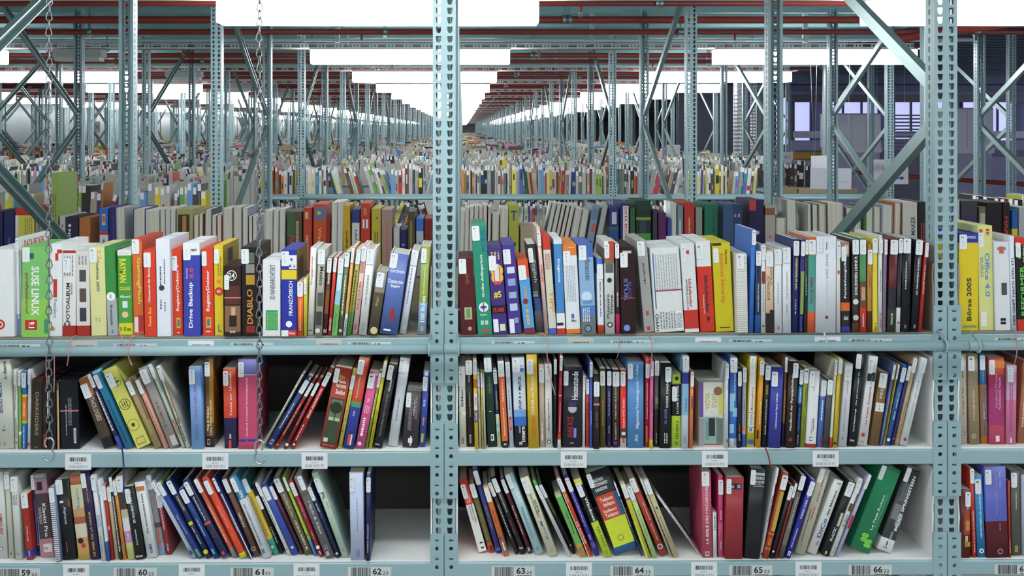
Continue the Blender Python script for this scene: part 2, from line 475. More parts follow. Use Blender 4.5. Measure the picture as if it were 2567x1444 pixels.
PIPES = {'thick': (pipe_mesh(0.0215), [-8.9+1.9*i for i in range(7)] + [0.62], []),
         'middle': (pipe_mesh(0.018), [-8.1+1.9*i for i in range(7)], [-9.2, -6.4, -3.5, -0.65, 1.75, 3.3]),
         'thin': (pipe_mesh(0.015), [-8.5+1.9*i for i in range(7)], [-7.9, -5.0, -2.2, 0.6, 3.1])}
ZP = EYE + 0.645
for u in range(NU):
    for nm, kk, z in (('thick', 2.335, ZP), ('middle', 2.565, ZP-0.014), ('thin', 2.03, ZP)):
        k = kk - PERIOD + PERIOD*u
        if u < 6: lb = '%s red sprinkler pipe crossing under the ceiling above the %s aisle' % (nm, (['nearest','second','third','fourth','fifth','sixth'])[u])
        else: lb = 'distant red sprinkler pipe crossing under the ceiling far down the hall'
        o = empty('sprinkler_pipe', (0, KY(k), z), lb, 'pipe', 'red sprinkler pipes' if u < 6 else 'distant red sprinkler pipes')
        (dp, dh, ds), hs, ss = PIPES[nm]
        items = [('pipe', dp, 0)] + [('pipe_hanger', dh, x) for x in hs]
        if u < 8: items += [('sprinkler_head', ds, x) for x in ss]
        for n2, d, x in items:
            c = bpy.data.objects.new(n2, d); COL.objects.link(c); c.parent = o; c.location = (x, 0, 0)
    if u >= 1:
        k = lampk(u)
        o = bpy.data.objects.new('cable_tray', TM); COL.objects.link(o); o.location = (0, KY(k), 0)
        o['label'] = ('perforated pale metal cable tray above the %s row of lamps' % nw[u-1]) if u <= 6 else 'perforated cable tray above a distant row of lamps far down the hall'
        o['category'] = 'cable tray'; o['group'] = 'cable trays' if u <= 6 else 'distant cable trays'
# pale conduit in front of each tray
cm = M(); cm.tube([(-9.9,0,0),(3.6,0,0)], 0.011, WHITE, 8)
for x in (-8, -5.5, -3.1, -0.9, 0.9, 2.4): cm.box(x, x+0.03, -0.016, 0.016, -0.016, 0.2, WHITE)
co = cm.build('conduit'); CM = co.data; bpy.data.objects.remove(co)
for u in range(1, 14):
    o = bpy.data.objects.new('conduit', CM); COL.objects.link(o); o.location = (0, KY(lampk(u)-0.13), EYE+0.635)
    o['label'] = ('straight white electrical conduit running in front of the %s perforated cable tray' % (nw+['ninth','tenth','eleventh','twelfth','thirteenth'])[u-1]); o['category'] = 'conduit'; o['group'] = 'white conduits'
# one red main turning back into the hall at the right
mb = M(); mb.tube([W(2246,100,2.35), W(2330,84,2.35), W(2567,52,2.0), W(2800,20,1.8)], 0.026, RED, 10)
mb.build('branch_pipe', None, label='angled red water pipe under the ceiling at the top right corner', category='pipe')

# ------------------------------------------------------------------ shelves of the nearest rack
LEV = {'T': (-0.5184, 0.0065), 'M': (-0.8044, 0.0042), 'B': (-1.0816, 0.0040)}   # beam top, slope along X
LNAME = {'T': 'top', 'M': 'middle', 'B': 'bottom'}
BOARD = 0.006
def zlev(L, x): return EYE + LEV[L][0] + LEV[L][1]*x
ROW0 = [x for x in XS if x > -4] + [XR+0.28]
BAYN = {-1.3045: 'left', -0.0465: 'right', 1.2115: 'far right', -2.5625: 'far left'}
BH = 0.037
RHOLE = [(0.0055*math.cos(a), 0.0055*math.sin(a)) for a in [math.radians(135-45*i) for i in range(8)]]
QHOLE = [(-0.0055,0.0045),(0,0.0045),(0.0055,0.0045),(0.0055,0),(0.0055,-0.0045),(0,-0.0055),(-0.0055,-0.0045),(-0.0055,0)]
def connector(x0, x1, zt, zb, y):
    mb = M(); n = 8; w = x1-x0; hh = (zt-zb)/n
    for i in range(n):
        zc = zt-(i+0.5)*hh
        cell(mb, V(0,y,0), V(1,0,0), V(0,0,1), V(0,-1,0), (x0+x1)/2, zc, w, hh, QHOLE if i % 2 == 0 else RHOLE, TEAL, 0.004)
        if i % 2 == 0: mb.box((x0+x1)/2-0.0055, (x0+x1)/2+0.0055, y+0.001, y+0.003, zc-0.001, zc+0.005, TEAL)
    for xx in (x0, x1): mb.quad((xx,y,zb),(xx,y+0.006,zb),(xx,y+0.006,zt),(xx,y,zt), TEAL)
    mb.quad((x0,y,zt),(x1,y,zt),(x1,y+0.006,zt),(x0,y+0.006,zt), TEAL)
    return mb
def small_label(mb, px, txt, zt, zb, y, worn=False, col=None):
    """white paper label 65 mm wide whose left edge is at px"""
    x0 = (px-1160)/1000.0; x1 = x0+0.065
    mb.box(x0, x1, y-0.0006, y, zb, zt, col or STICK)
    put_bars(mb, x0+0.011, x1-0.011, zt-0.019, zt-0.009, y-0.0009, mat('5A4C44', noise=0) if worn else INK, int(px))
    put_lines(mb, x0+0.024, x1-0.025, zt-0.025, zt-0.0235, y-0.0009, INKL, False, int(px))
    if txt: put_text(mb, txt, x0+0.009, x1-0.009, zt-0.036, zt-0.029, y-0.0009, INKL, 'H', False)
def big_label(mb, px, num, zt, zb, y, w=0.108):
    x0 = (px-1160)/1000.0; x1 = x0+w
    mb.box(x0, x1, y-0.0006, y, zb, zt, mat('CFD3D2', rough=0.35, noise=0.02, name='shelf_label_film'))
    put_bars(mb, x0+0.008, x0+0.056, zb+0.001, zt-0.001, y-0.0009, INK, int(px))
    put_text(mb, num, x0+0.062, x0+0.084, zb+0.006, zt-0.003, y-0.0009, INK, 'H', True)
    put_text(mb, '23', x0+0.087, x0+0.100, zb+0.006, zb+0.014, y-0.0009, INK, 'H', False)
    put_lines(mb, x0+0.064, x0+0.100, zb+0.001, zb+0.0028, y-0.0009, INK, False, int(px)+1)
SM = {'M': [(166,'D08 R09 F1'),(509,'D08 R09 F01'),(757,'D08 R09 F1'),(1405,'D08 R10 F1'),(1758,'D08 R10 F01'),(2035,'D08 R10 F1')],
      'B': [(161,'D08 R09 E1'),(450,'D08 R09 E01'),(737,'D08 R09 E1'),(1418,'D08 R10 E1'),(1731,'D08 R10 E01'),(1992,'D08 R10 E1')],
      'T': [(182,''),(473,''),(793,''),(1422,''),(1741,''),(2040,'')]}
BG = [(-5,'59'),(287,'60'),(579,'61'),(873,'62'),(1232,'63'),(1529,'64'),(1826,'65'),(2125,'66'),(2490,'67')]
YF = D0 - 0.006
for bi in range(len(ROW0)-1):
    xa, xb = ROW0[bi], ROW0[bi+1]
    if xb < -1.4 or xa > 1.5: continue
    bn = BAYN[round(xa, 4)]
    for L in 'TMB':
        z, sl = LEV[L]; xm = (xa+xb)/2; zt = EYE+z
        e = empty('shelf_beam', (0,0,0), 'teal steel front beam carrying the %s shelf of the %s bay' % (LNAME[L], bn), 'shelf beam', 'front shelf beams')
        mb = M()
        za, zb_ = zlev(L, xa), zlev(L, xb)
        x0, x1 = xa+0.0345, xb-0.0345
        n = len(mb.v); y0, y1 = YF, YF+0.045; r = 0.003
        prof = [(y1, 0), (y0+r, 0), (y0, -r), (y0, -BH+r), (y0+r, -BH), (y1, -BH)]
        for x, zz in ((x0, zlev(L,x0)), (x1, zlev(L,x1))):
            for yy, dz in prof: mb.v.append((x, yy, zz+dz))
        for i in range(6):
            j = (i+1) % 6; mb.face((n+i, n+j, n+6+j, n+6+i), TEAL)
        mb.face(tuple(n+i for i in range(6)), TEAL); mb.face(tuple(n+6+i for i in reversed(range(6))), TEAL)
        mb.build('beam', e)
        for x_, s in ((xa, 1), (xb, -1)):
            ca, cb = (x_+0.0012, x_+0.0345) if s > 0 else (x_-0.0345, x_-0.0012)
            c0 = zlev(L, x_) + (0.070 if L != 'T' else 0.072)
            connector(ca, cb, c0, c0-0.186, YF-0.0012).build('beam_connector', e)
        # paper labels stuck on the beam
        for px, t in SM[L]:
            X = (px-1160)/1000.0
            if xa < X < xb:
                zz = zlev(L, X+0.03); lb = M()
                if L == 'T': small_label(lb, px, '', zz-0.004, zz-BH+0.002, YF, worn=True, col=STICK if px in (473,1741,2040) else mat('C9C3BA', noise=0.03))
                else: small_label(lb, px, t, zz-0.001, zz-0.041, YF-0.0003)
                lb.build('location_label', e)
        if L != 'M':
            for px, t in BG:
                X = (px-1160)/1000.0
                if xa < X+0.03 < xb:
                    zz = zlev(L, X+0.05); lb = M()
                    big_label(lb, px, t, zz-0.010, zz-0.035, YF)
                    lb.build('number_label', e, label='grey label with bar code and black %s' % t)
        # steel shelf the bins stand on
        d = M(); zz = zlev(L, xm)
        n = len(d.v); ya, yb = YF+0.046, KY(1+DEPTH)-0.006
        for yy in (ya, yb):
            for x in (x0+0.001, x1-0.001):
                for dz in (-0.0035, -0.0005): d.v.append((x, yy, zlev(L,x)+dz))
        for f in ((0,2,3,1),(4,5,7,6),(0,1,5,4),(2,6,7,3),(1,3,7,5),(0,4,6,2)): d.face(tuple(n+i for i in f), DECK)
        d.build('shelf_panel', None, label='dark teal steel panel under the %s shelf of the %s bay' % (LNAME[L], bn), category='shelf panel', group='steel shelf panels')
        # cardboard liner: floor, two cheeks and a back
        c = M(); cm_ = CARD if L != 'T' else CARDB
        lx0, lx1 = xa+0.0300, xb-0.0300
        ly0, ly1 = YF+0.004, YF+0.345
        n = len(c.v); t = 0.004
        for yy in (ly0, ly1):
            for x in (lx0, lx1):
                for dz in (0.0008, BOARD-0.0005): c.v.append((x, yy, zlev(L,x)+dz))
        for f in ((0,2,3,1),(4,5,7,6),(0,1,5,4),(2,6,7,3),(1,3,7,5),(0,4,6,2)): c.face(tuple(n+i for i in f), cm_)
        H = 0.225 if L != 'T' else 0.17
        rr = random.Random(bi*7+ord(L))
        for x, s in ((lx0, 1), (lx1, -1)):
            zf = zlev(L, x)+BOARD
            # a cheek with a ragged front edge
            N = 9; xs_ = (x, x+s*t)
            pts = [(ly0 + rr.uniform(0, 0.006), zf + H*i/N) for i in range(N+1)]
            if L == 'T': pts = [(y_, zf + (H*i/N)) for i, (y_, _) in enumerate(pts)]
            poly = pts + [(ly1-t-0.001, zf+H), (ly1-t-0.001, zf)]
            n = len(c.v); kk = len(poly)
            for xx in xs_: c.v += [(xx, y_, z_) for y_, z_ in poly]
            c.face(tuple(n+i for i in range(kk)), cm_); c.face(tuple(n+kk+i for i in reversed(range(kk))), cm_)
            for i in range(kk):
                j = (i+1) % kk; c.face((n+i, n+kk+i, n+kk+j, n+j), cm_)
        c.box(lx0, lx1, ly1-t, ly1, zlev(L,xm)+BOARD+0.001, zlev(L,xm)+(0.10 if L=='T' else 0.21), CARDSH if L != 'T' else CARDB)  # lower bins: dark back colour stands in for the shade inside
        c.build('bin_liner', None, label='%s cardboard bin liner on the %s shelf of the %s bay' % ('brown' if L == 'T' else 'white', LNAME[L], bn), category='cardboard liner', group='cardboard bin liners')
    # rail in front of the top shelf
    r = empty('front_rail', (0,0,0), 'round teal rail along the front of the %s bay top shelf' % bn, 'rail', 'teal front rails')
    zr = lambda x: EYE - 0.5386 + 0.0065*x
    a0, a1 = xa+0.0009, xb-0.0009
    if bn == 'right': a1 = xb+0.030
    if bn == 'far right': a0 = xa+0.0315
    t = M(); t.tube([(a0, D0-0.045, zr(a0)), (a1, D0-0.045, zr(a1))], 0.0122, TEAL, 16); t.build('rail_tube', r)
    for x_, s in ((xa, 1), (xb, -1)):
        xc = x_ + s*0.036 if not (abs(x_-1.2115) < 0.01) else x_ + s*0.034 + (0.008 if s < 0 else 0.022)
        h = M(); zc = zr(xc); pts = []
        for i in range(13):
            a = math.radians(-35 + i*20)
            pts.append((xc, D0-0.045-0.0155*math.sin(a)*1.0, zc-0.0155*math.cos(a)))
        pts = [(xc, D0-0.008, zc-0.020)] + pts + [(xc - s*0.002, D0-0.008, zc+0.030)]
        h.tube(pts, 0.0030, TEAL, 6)
        h.build('rail_hook', r)

# ------------------------------------------------------------------ shelves further back (beams and rails only where they can be seen)
BM2 = None
def beam_set(x0, x1, u, lv, nm):
    k = 1+PERIOD*u
    e = empty('shelf_beam', (0, KY(k), 0), nm, 'shelf beam', 'shelf beams further back')
    b = M(); zt = EYE-0.5184-0.285*lv
    b.box(x0+0.034, x1-0.034, -0.006, 0.04, zt-BH, zt, TEAL); b.build('beam', e)
    for x_, s in ((x0, 1), (x1, -1)):
        ca, cb = (x_+0.0012, x_+0.0345) if s > 0 else (x_-0.0345, x_-0.0012)
        c = M(); c.box(ca, cb, -0.008, -0.003, zt-0.116, zt+0.07, TEAL)
        for i in range(8): c.box((ca+cb)/2-0.0055, (ca+cb)/2+0.0055, -0.0085, -0.0079, zt+0.055-i*0.023, zt+0.064-i*0.023, INK)
        c.build('beam_connector', e)
    d = M(); d.box(x0+0.036, x1-0.036, 0.041, DEPTH*D0-0.004, zt-0.0035, zt, DECK); d.build('shelf_panel', e)
    if lv == 0:
        r = M(); r.tube([(x0+0.002, -0.045, zt-0.030), (x1-0.002, -0.045, zt-0.030)], 0.0122, TEAL, 10)
        for x_ in (x0+0.036, x1-0.036): r.box(x_-0.003, x_+0.003, -0.06, -0.008, zt-0.044, zt-0.040, TEAL)
        r.build('front_rail', e)
rn = ['nearest', 'second', 'third', 'fourth', 'fifth', 'sixth', 'seventh', 'eighth']
ALLX = XS + [XR]
bayw = ['', '', 'seventh bay left of centre', 'sixth bay left of centre', 'fourth bay left of centre', 'bay at the left edge', 'bay left of the main post', 'bay right of the main post', 'bay before the right aisle end', 'last bay at the right']
bayw = ['far left wall bay', 'sixth bay to the left', 'fifth bay to the left', 'fourth bay to the left', 'third bay to the left', 'second bay to the left', 'first bay left of the main post', 'first bay right of the main post', 'second bay right of the main post', 'last bay at the right']
for u in range(1, 8):
    k = 1+PERIOD*u
    for i in range(len(ALLX)-1):
        x0, x1 = ALLX[i], ALLX[i+1]
        if 1160+x1*1000/k < -30 or 1160+x0*1000/k > 2600: continue
        if u == 1 and -1.4 < x0 < 2.3: levels = (1,)
        elif u == 2: levels = (0, 1)
        else: levels = (0,)
        if u == 2 and x0 > 2.3: levels = (0,)
        for lv in levels:
            beam_set(x0, x1, u, lv, 'teal %s shelf beam in the %s rack row, %s' % ('top' if lv == 0 else 'lower', rn[u], bayw[i]))

# ------------------------------------------------------------------ books and boxes of the nearest rack
# kind left right lean top base | colour | look | detail | sticker letter | print on the spine
# (left/right/lean/top/base in millimetres on the front plane; print: H/U/D writing, B band, R patch, C disc, L tiny print;
#  x0-x1 across and y0-y1 from the top, in percent)
FRONT = {}
FRONT['T'] = [
"b -24 37 -4 625 845|E6E6E8|wide white|with black name and red swirl||D:SteadyHand:12-40:25-84:4a4a50;C:40:86:13:C8352B;C:40:86:8:E6E6E8;C:40:86:5:C8352B;R:0-10:55-80:2F8A62",
"b 38 49 -5 596 842|E3E4EE|narrow lilac-white|with blue foot|B|R:0-100:78-100:6E86B4;D:profi:20-80:70-88:FFFFFF;R:0-100:0-7:5E62B0",
"b 50 54 -3 598 841|E6E4E4|thin white|with red lettering on its side||D:DATA:5-95:4-26:C8352B;S:DATA BECKER:12-80:3-11:C8352B",
"b 55 121 0 619 845|7EC06E|wide green|with white lettering and red square|:0|D:SUSE LINUX:36-66:22-76:F2F6EE;D:professional:10-26:29-74:9A5A2A;H:update:20-70:76-80:9A5A2A;R:12-58:81-92:C62F28;D:9.1:25-48:83-90:FFFFFF;R:85-100:80-96:3C9A66;R:0-100:58-100:8FC95A;D:SUSE LINUX:36-66:22-76:F2F6EE;D:professional:10-26:29-74:9A5A2A;R:12-58:81-92:C62F28;D:9.1:25-48:83-90:FFFFFF;R:85-100:80-96:3C9A66;R:20-45:7-13:1F5F50",
"b 124 155 1 612 843|E8E8EA|white|with red slanted corner||R:30-60:38-58:C4322C;D:Praxiskurs:32-60:60-80:7A8AA8;R:60-100:6-10:C4322C;R:45-70:10-18:C4322C;C:25:92:6:C88A3A",
"b 157 190 -2 628 842|E4E2E0|white|with photo strip and red foot|G:18|B:88-100:A83028;R:0-100:0-3:A83028;U:FOTOALBUM:25-55:38-84:3A3A40;U:Studio:58-74:38-52:6A6A70;L:10-80:6-30:8A8A8E:4;L:10-60:84-88:5A5A5E:2",
"b 192 226 -6 630 842|D9D6D0|white|showing three small photographs||R:25-75:22-36:4A4A50;R:25-75:44-60:5A4A44;R:25-75:67-83:3A3C44;B:88-100:A83028;L:20-80:5-16:8A8A8E:3",
"b 229 268 -20 620 842|DBD89A|cream yellow|with grey upright lettering|R|D:OneNote 2003:42-62:14-50:5A5A5A;R:52-75:4-13:E2A070;R:56-72:6-11:DBD89A;L:30-60:80-84:A8A470:2",
"b 270 295 -10 618 842|3F8A45|green|with grey lower half and white disc||B:58-100:A9AEB4;C:48:56:11:F0F2F0;H:K:38-58:53-59:2C5A38;D:français:30-62:64-90:3A4A44;H:c:40-60:94-97:3A3A44",
"b 297 332 -4 628 840|4E9E45|green|with yellow lettering and white top||B:0-6:ECECEC;R:10-90:1-5:DADADA;D:RAYMAN:14-64:10-38:EEDC3C;H:COLLEGE:14-90:43-47:EEDC3C;H:Allemand:14-90:53-56:EAF2EA;R:32-70:60-68:D8E4F0;B:86-100:D8D838;H:11-15 ans:10-92:90-96:3A4A20;C:50:76:8:E2C8A0",
"b 335 361 -6 599 838|E2743C|orange|with yellow slanted lettering|L|Q:0-100:0-100:CC5A40;D:GamingFlash:40-84:14-74:EEE060;B:0-3:D04A38;R:10-48:82-98:E8E8EC;R:50-96:80-97:C83A44",
"b 363 393 -4 627 844|D8432C|red|with white and yellow upright lettering|:5:0.6|U:Chinesisch für Einsteiger:34-58:12-61:F4E9E4;U:Power Box:34-58:66-88:EEC84A",
"b 394 429 -4 600 844|E1E3EC|tall white|with tiny black print||L:26-36:28-50:5A5A66:1;L:56-64:20-46:5A5A66:1;C:38:50:7:3A3A40;L:26-36:62-72:5A5A66:1;L:56-64:64-74:5A5A66:1",
"b 431 459 -3 625 840|D9442D|red|with shield and white lettering|R:16:0.45|U:RegistryDoktor 2:36-72:18-72:F6E8E2;R:36-76:80-92:E0B040;R:44-68:82-90:4A7A80;L:40-70:97-98:F6E8E2:1",
"b 461 503 -3 610 843|3E46A6|wide blue|with white top and red figures|:4|B:0-13:E8E8EC;H:paragon:28-84:6-9:3A3A44;U:Drive Backup:30-62:42-91:F0F0F4;U:8.0:38-62:26-38:D84A58;U:Personal:16-27:27-38:C8CCE8;B:0-13:E8E8EC;H:paragon:28-84:6-9:3A3A44",
"b 508 537 -3 624 841|D9442D|second red|with shield and white lettering|:5:0.3|U:RegistryDoktor:36-72:25-72:F6E8E2;R:30-76:79-91:E0B040;R:40-66:81-89:4A7A80;L:30-70:95-96:F6E8E2:1",
"b 538 561 -2 616 841|DFC22E|yellow|with blue letter and red disc|:7:0.5|Q:0-100:0-100:B89A34;Q:30-60:6-22:3A4A70;L:40-80:12-34:8A7A28:2;C:50:40:6:E8882A;C:52:51:11:CC3A2C;H:NEU:30-74:49.5-52.5:F8E8D8;H:L:40-80:88-96:4A6A9A",
"b 562 605 -1 668 845|33211C|dark brown|with white number and photo|:20:0.2|R:6-94:28-54:5A2E22;C:45:13:13:EDE8E4;C:45:13:11:33211C;H:24:27-63:9-17:EDE8E4;R:4-96:56-93:8A6444;R:42-66:58-70:C8A888;R:30-74:70-86:2A1C18;H:DVD:34-66:92-95:E8E4DE;R:0-100:44-45.5:C88A8A",
"b 607 648 -3 620 846|211A18|black|with gold letters and film frames|C:3|R:28-82:6-18:5A6A5A;R:28-82:19-29:8A8A84;R:28-82:31-42:B88A30;U:DIABLO:32-68:47-86:C88A3A;R:26-80:88-96:8A2A22",
"b 658 703 0 652 843|E4E4E6|white|with green square||U:3D INNENARCHITEKT:40-72:6-52:6A6A6E;R:18-86:66-92:3E9A50;L:26-80:68-91:8ACA90:5",
"b 705 744 0 627 845|3038A0|blue|with white lettering and yellow band|F:2|Q:0-100:0-62:8E7436;Q:10-60:10-50:5A3A24;B:23-34:E2C83A;R:50-100:6-22:E4E4EC;H:4.:56-80:9-13:3A3A70;U:FRANZÖSISCH:44-74:36-76:F2F2F8;C:50:86:8:F0F0F4;B:93-100:CC3A3A;R:0-46:93-100:ECECEC;H:Klett:52-90:95-98:F4DCDC;L:52-92:17-20:6A6A80:2",
"p 745 760 0 706 846|E8702C|narrow orange|with faint print|W|L:40-60:36-94:F4B080:1;C:50:92:4:9A3A1A",
"p 761 769 0 697 845|DCCF4A|thin yellow|between orange and white books|:3|L:40-60:30-80:8A8A30:1",
"p 770 786 8 621 841|DFDCD6|white|with red upright lettering||U:Fatagaga-Louis:20-58:4-48:B8705E;R:10-80:94-95:4A4A4A",
"p 788 807 9 625 846|A9A698|grey|with black lettering and photographs|O|D:Mexico:36-90:20-42:3A3C3C;R:20-96:50-66:5A5850;R:10-90:72-88:3E403C;C:40:94:6:CFCFC8",
"p 808 820 13 646 841|5A2C22|dark red-brown|with pink foot|R|U:féminin:30-76:20-34:E8DCD4;R:10-90:42-72:8A4A30;H:H:20-80:92-97:E8C8C8",
"p 821 830 16 645 841|C8392B|thin red|with white lettering at foot|L|U:REINHARDT:25-75:78-94:F0D8D0",
"p 831 845 18 648 842|B8D2DE|pale blue|with green meadow foot|S|R:0-100:60-100:6FA85A;R:0-100:42-60:8FC4D8;D:Atelier:20-70:70-96:3C8A4C",
"p 846 858 20 632 842|5E6640|dark olive|with pale print|P|L:36-64:28-76:D8DCC0:1;C:50:94:4:C8C0A0",
"p 859 867 23 620 842|D8A060|thin orange|with white foot|:1|B:76-100:E4E8EE;U:Fischer:20-80:80-95:3A4A7A",
"p 868 880 26 625 841|9FA23C|olive green|with green foot|T|B:72-100:5A9A4A;L:30-66:24-90:4A4A2A:1",
"p 882 896 25 618 840|DDB9B6|pink and white|with red capitals|H|U:TOLLE TORTEN:30-70:40-72:B0444A;R:20-80:14-30:C88A88;L:30-60:88-94:A04A4A:1",
"h 898 919 22 625 841|DFDEDC|white|with faint grey print|T|L:36-60:30-66:A8A8A8:1;L:30-60:86-96:8A8A8A:1",
"h 921 947 25 679 844|5B5044|dark brown|with gold lettering and round gold seal|P:4|B:0-34:8A8474;U:Bürger:30-60:40-55:B8A05A;C:55:93:9:CFC488",
"h 950 996 29 636 841|5A6FB0|wide blue|with white lettering and red figure|H|H:Grimm:12-92:19-24:D8E0F0;H:Deutsche:10-90:32-37:E4E8F4;H:Sagen:24-76:38-43:E4E8F4;R:44-64:68-84:9A3034;R:40-70:74-78:9A3034;L:20-60:94-96:E8E8F8:1",
"p 1000 1018 33 628 838|DFE2EA|white|with faint blue print|I|L:34-52:20-64:8A94C0:1;L:40-70:84-95:A8A8B8:1",
"p 1046 1068 13 618 839|8C9A3C|olive green|with light blue foot|:4:0.6|B:64-100:93B0D8;U:100 fiches:28-74:56-86:E8F0F4;U:de culture génér:36-66:24-54:D8DCC0;R:34-66:91-96:C8A850",
"b 1156 1194 -18 648 843|551D22|maroon|with pale plant picture|T|R:28-78:64-80:B8B088;R:40-66:66-78:5E9A5A;U:Grill:40-66:20-34:8A5A50;C:60:92:5:B89A80",
"b 1198 1235 -26 565 842|2E8C70|tall green|with white lettering and round flag|P|U:PONS:62-92:4-24:2A5A9A;U:Großer Anfängerkurs:44-66:27-66:E6F2EC;C:50:75:12:E8E8F0;R:28-72:74-76:C23A3A;R:46-54:71-79:C23A3A;C:50:75:5:2E4A9A;H:Englisch:24-70:81-83:D4F0E4;R:24-46:87-91:A8D8C8;R:54-76:87-91:A8D8C8;R:34-80:95-97.5:C8463A",
"b 1237 1273 -18 623 842|45327C|purple|with yellow oval and red figures|:17|L:22-80:4-13:C8B860:3;C:55:26:17:E8B838;C:55:34:15:E8B838;R:32-76:22-42:D84A3A;R:38-70:18-38:D8D4DC;H:#5:22-74:50-58:EEDC40;B:66-76:2A1C30;H:15.000:10-88:69-74:D8382E;R:4-40:82-97:E8E8F0;R:50-88:88-96:D8DCB0",
"b 1276 1308 -18 614 838|4A3A8C|purple|with column of small landscape pictures|T:10|R:24-84:25-32:D0D8E8;R:24-84:38-46:8AA8D0;R:24-84:53-60:9AB0C8;R:24-84:66-74:B8C8DC;R:10-48:83-99:E6E8F0;R:52-84:82-88:8AA0C0",
"b 1315 1342 -19 652 838|5AA0D8|light blue|with orange top and lettering|:12|B:0-24:D8552C;R:0-100:92-100:7A2A44;U:Duden:30-62:36-62:E0A048;C:40:56:7:7A3A34;L:34-60:66-88:E0B070:1",
"p 1344 1365 -23 612 833|23262A|black|with grey upright lettering|:9:0.3|D:English:30-80:10-52:A8B4C0;R:20-90:62-76:3A5AA0;B:76-100:6A6C70;L:10-70:54-60:8A9AA8:1",
"p 1366 1376 -22 571 838|DCB8AE|tall pinkish|with faint red strip|F:8|U:ARTEMIS:25-75:28-58:C04848",
"b 1377 1396 -18 592 838|D3CDBE|cream|with gold lettering and red corner||B:0-14:C8402F;B:94-100:4A62B8;D:TIPP:40-95:42-92:D0A038;L:20-80:18-34:B05A5A:4",
"b 1397 1418 -10 600 838|4B86C4|blue|with wrapped white top and foot||B:0-5:D8DCE2;B:78-96:E8E8EA;B:94-100:C8382E;D:Steganos:30-70:20-46:EEF2F8;R:0-80:88-91:26262A",
"b 1420 1456 -11 614 837|E3E5EA|white|with orange cap and apple mark|V:14|B:0-12:E28038;B:95-100:E28038;R:40-60:78-83:5A6AA8;H:Mac:40-74:84-87:4A4A50;L:16-80:24-64:A8B0BA:6;H:Steganos:44-84:2-4:F8E0C8",
"b 1458 1495 -9 614 839|8FB2D6|pale blue|with water picture and grey foot|U|B:0-14:4A68B0;B:80-100:6A727C;B:68-80:5A7AB8;C:44:58:13:C8DCEC;R:16-84:62-66:6A90C0;D:dbtecnic:40-80:14-40:5A6A80;C:46:94:9:22262C;C:46:94:7:8A9098;L:14-60:70-86:D8E4F0:4",
"p 1499 1515 -4 648 841|DDE3EC|narrow white|with blue top and black lettering|:13|B:0-20:3A66B4;U:Super Jeux de Cartes:34-66:30-78:2E2E34;B:88-100:C04A2A",
"p 1517 1542 -3 605 843|DFDFDD|white|with photo top and black discs|S:4:0.5|B:8-24:8A6A50;R:40-100:0-20:B84634;R:10-92:24-34:5E5E60;C:50:42:6:26262A;U:l'histoire:18-46:56-84:3A3A3E;U:France:54-82:58-78:3A3A3E;C:50:90:7:26262A;C:50:90:4:DFDFDD",
"p 1544 1555 -3 610 842|2C1A20|thin black|with magenta foot|P|B:78-100:C02A64;U:SYNDROME:30-70:54-70:D8C8D0",
"b 1557 1594 -4 620 841|2B1518|black-maroon|with blue graffiti lettering|F:12|R:20-80:4-7:C8C0C0;D:STUR:24-50:36-62:6A78C8;D:BLACK:54-76:40-60:4A5298;R:0-100:58-59.5:A03A48;C:40:93:8:7A90D8",
"b 1615 1641 -20 604 833|A8A6A4|grey|with black upright lettering|R|D:JavaScript:36-62:22-50:2E2E32;R:34-60:77-82:C8452E;R:30-60:94-98:C8452E",
"b 1643 1716 -14 621 834|DEDFDE|very wide white|with bar code and small print||R:6-10:6-72:4A6AA8;L:14-90:8-50:A8ACB2:9;D:ClickArt:3-15:78-99:3A3A3E;R:10-100:50-51.6:9A3A4A;L:20-72:76-96:8A8A90:6;R:74-96:76-98:F0F0F0;L:76-94:78-96:3A3A3E:7",
"b 1718 1753 -13 610 834|DCDEE0|white|with red foot and red-black lettering|O:6:0.3|B:75-96:C83A2E;B:96-100:E4E4E4;D:bitdefender:42-64:40-72:C03A30;D:ANTIVIRUS PLUS v10:22-36:40-74:4A4A50;R:36-60:8-12:C03A30",
"b 1756 1793 -13 605 832|D23A2C|red|with white cap and black lettering|B:6|B:0-28:E2E2E2;D:bitdefender:44-72:38-80:2A2A2C;D:Professional Plus:30-40:60-80:EED0CA;H:9:46-70:83-90:1E1E20",
"b 1795 1840 -10 609 832|D2C024|wide yellow|with orange upright lettering|:12:0.3|D:Internet Security:32-62:12-68:D8742A;D:Norton:68-82:8-24:3A3A2A;L:20-80:95-96:4A4A1A:1;R:0-50:0-3:2A2A20",
"s 1848 1876 -3 636 838|DFDDD4|white spiral-bound|with wire comb down the spine|B:0|",
"p 1878 1889 7 576 837|3E70C4|tall blue|with white top label|H|",
"p 1893 1907 0 628 837|1E2E50|narrow navy|with light blue foot|E|B:78-100:2A5A9A;U:Zwischen Selbst und Seele:38-60:40-74:C8D4E4",
"p 1908 1919 0 614 836|DEDFE2|thin white|with grey print|F|L:38-60:44-76:8A8A90:1;C:50:92:2.5:3A3A3E;R:10-90:30-44:8A3A2A",
"p 1920 1940 -1 628 835|E0BFA0|peach|with black skyline foot|:3|U:BODYPACK:16-52:30-60:6A5A4E;U:PETRA KATZ:60-82:20-42:6A4A40;R:0-50:76-100:241C1C;R:50-100:72-100:241C1C",
"p 1942 1961 -1 625 835|E2E4E8|white|with pale blue upright lettering|C|U:Quick hack:30-60:40-66:8AB4CC;R:40-60:92-96:C23A44",
"p 1963 1984 -1 621 835|E3E5E9|white|with pale red upright lettering|T|U:Das Schmettern:36-58:28-60:C88A90;L:40-56:66-80:90A8C0:1",
"p 1986 2001 3 600 836|232A66|navy|with yellow upright capitals|W:3|U:TAXI der Kommunikation:34-70:20-54:E4E050;U:Mr. & Mrs. X:36-60:64-80:D8D8E8",
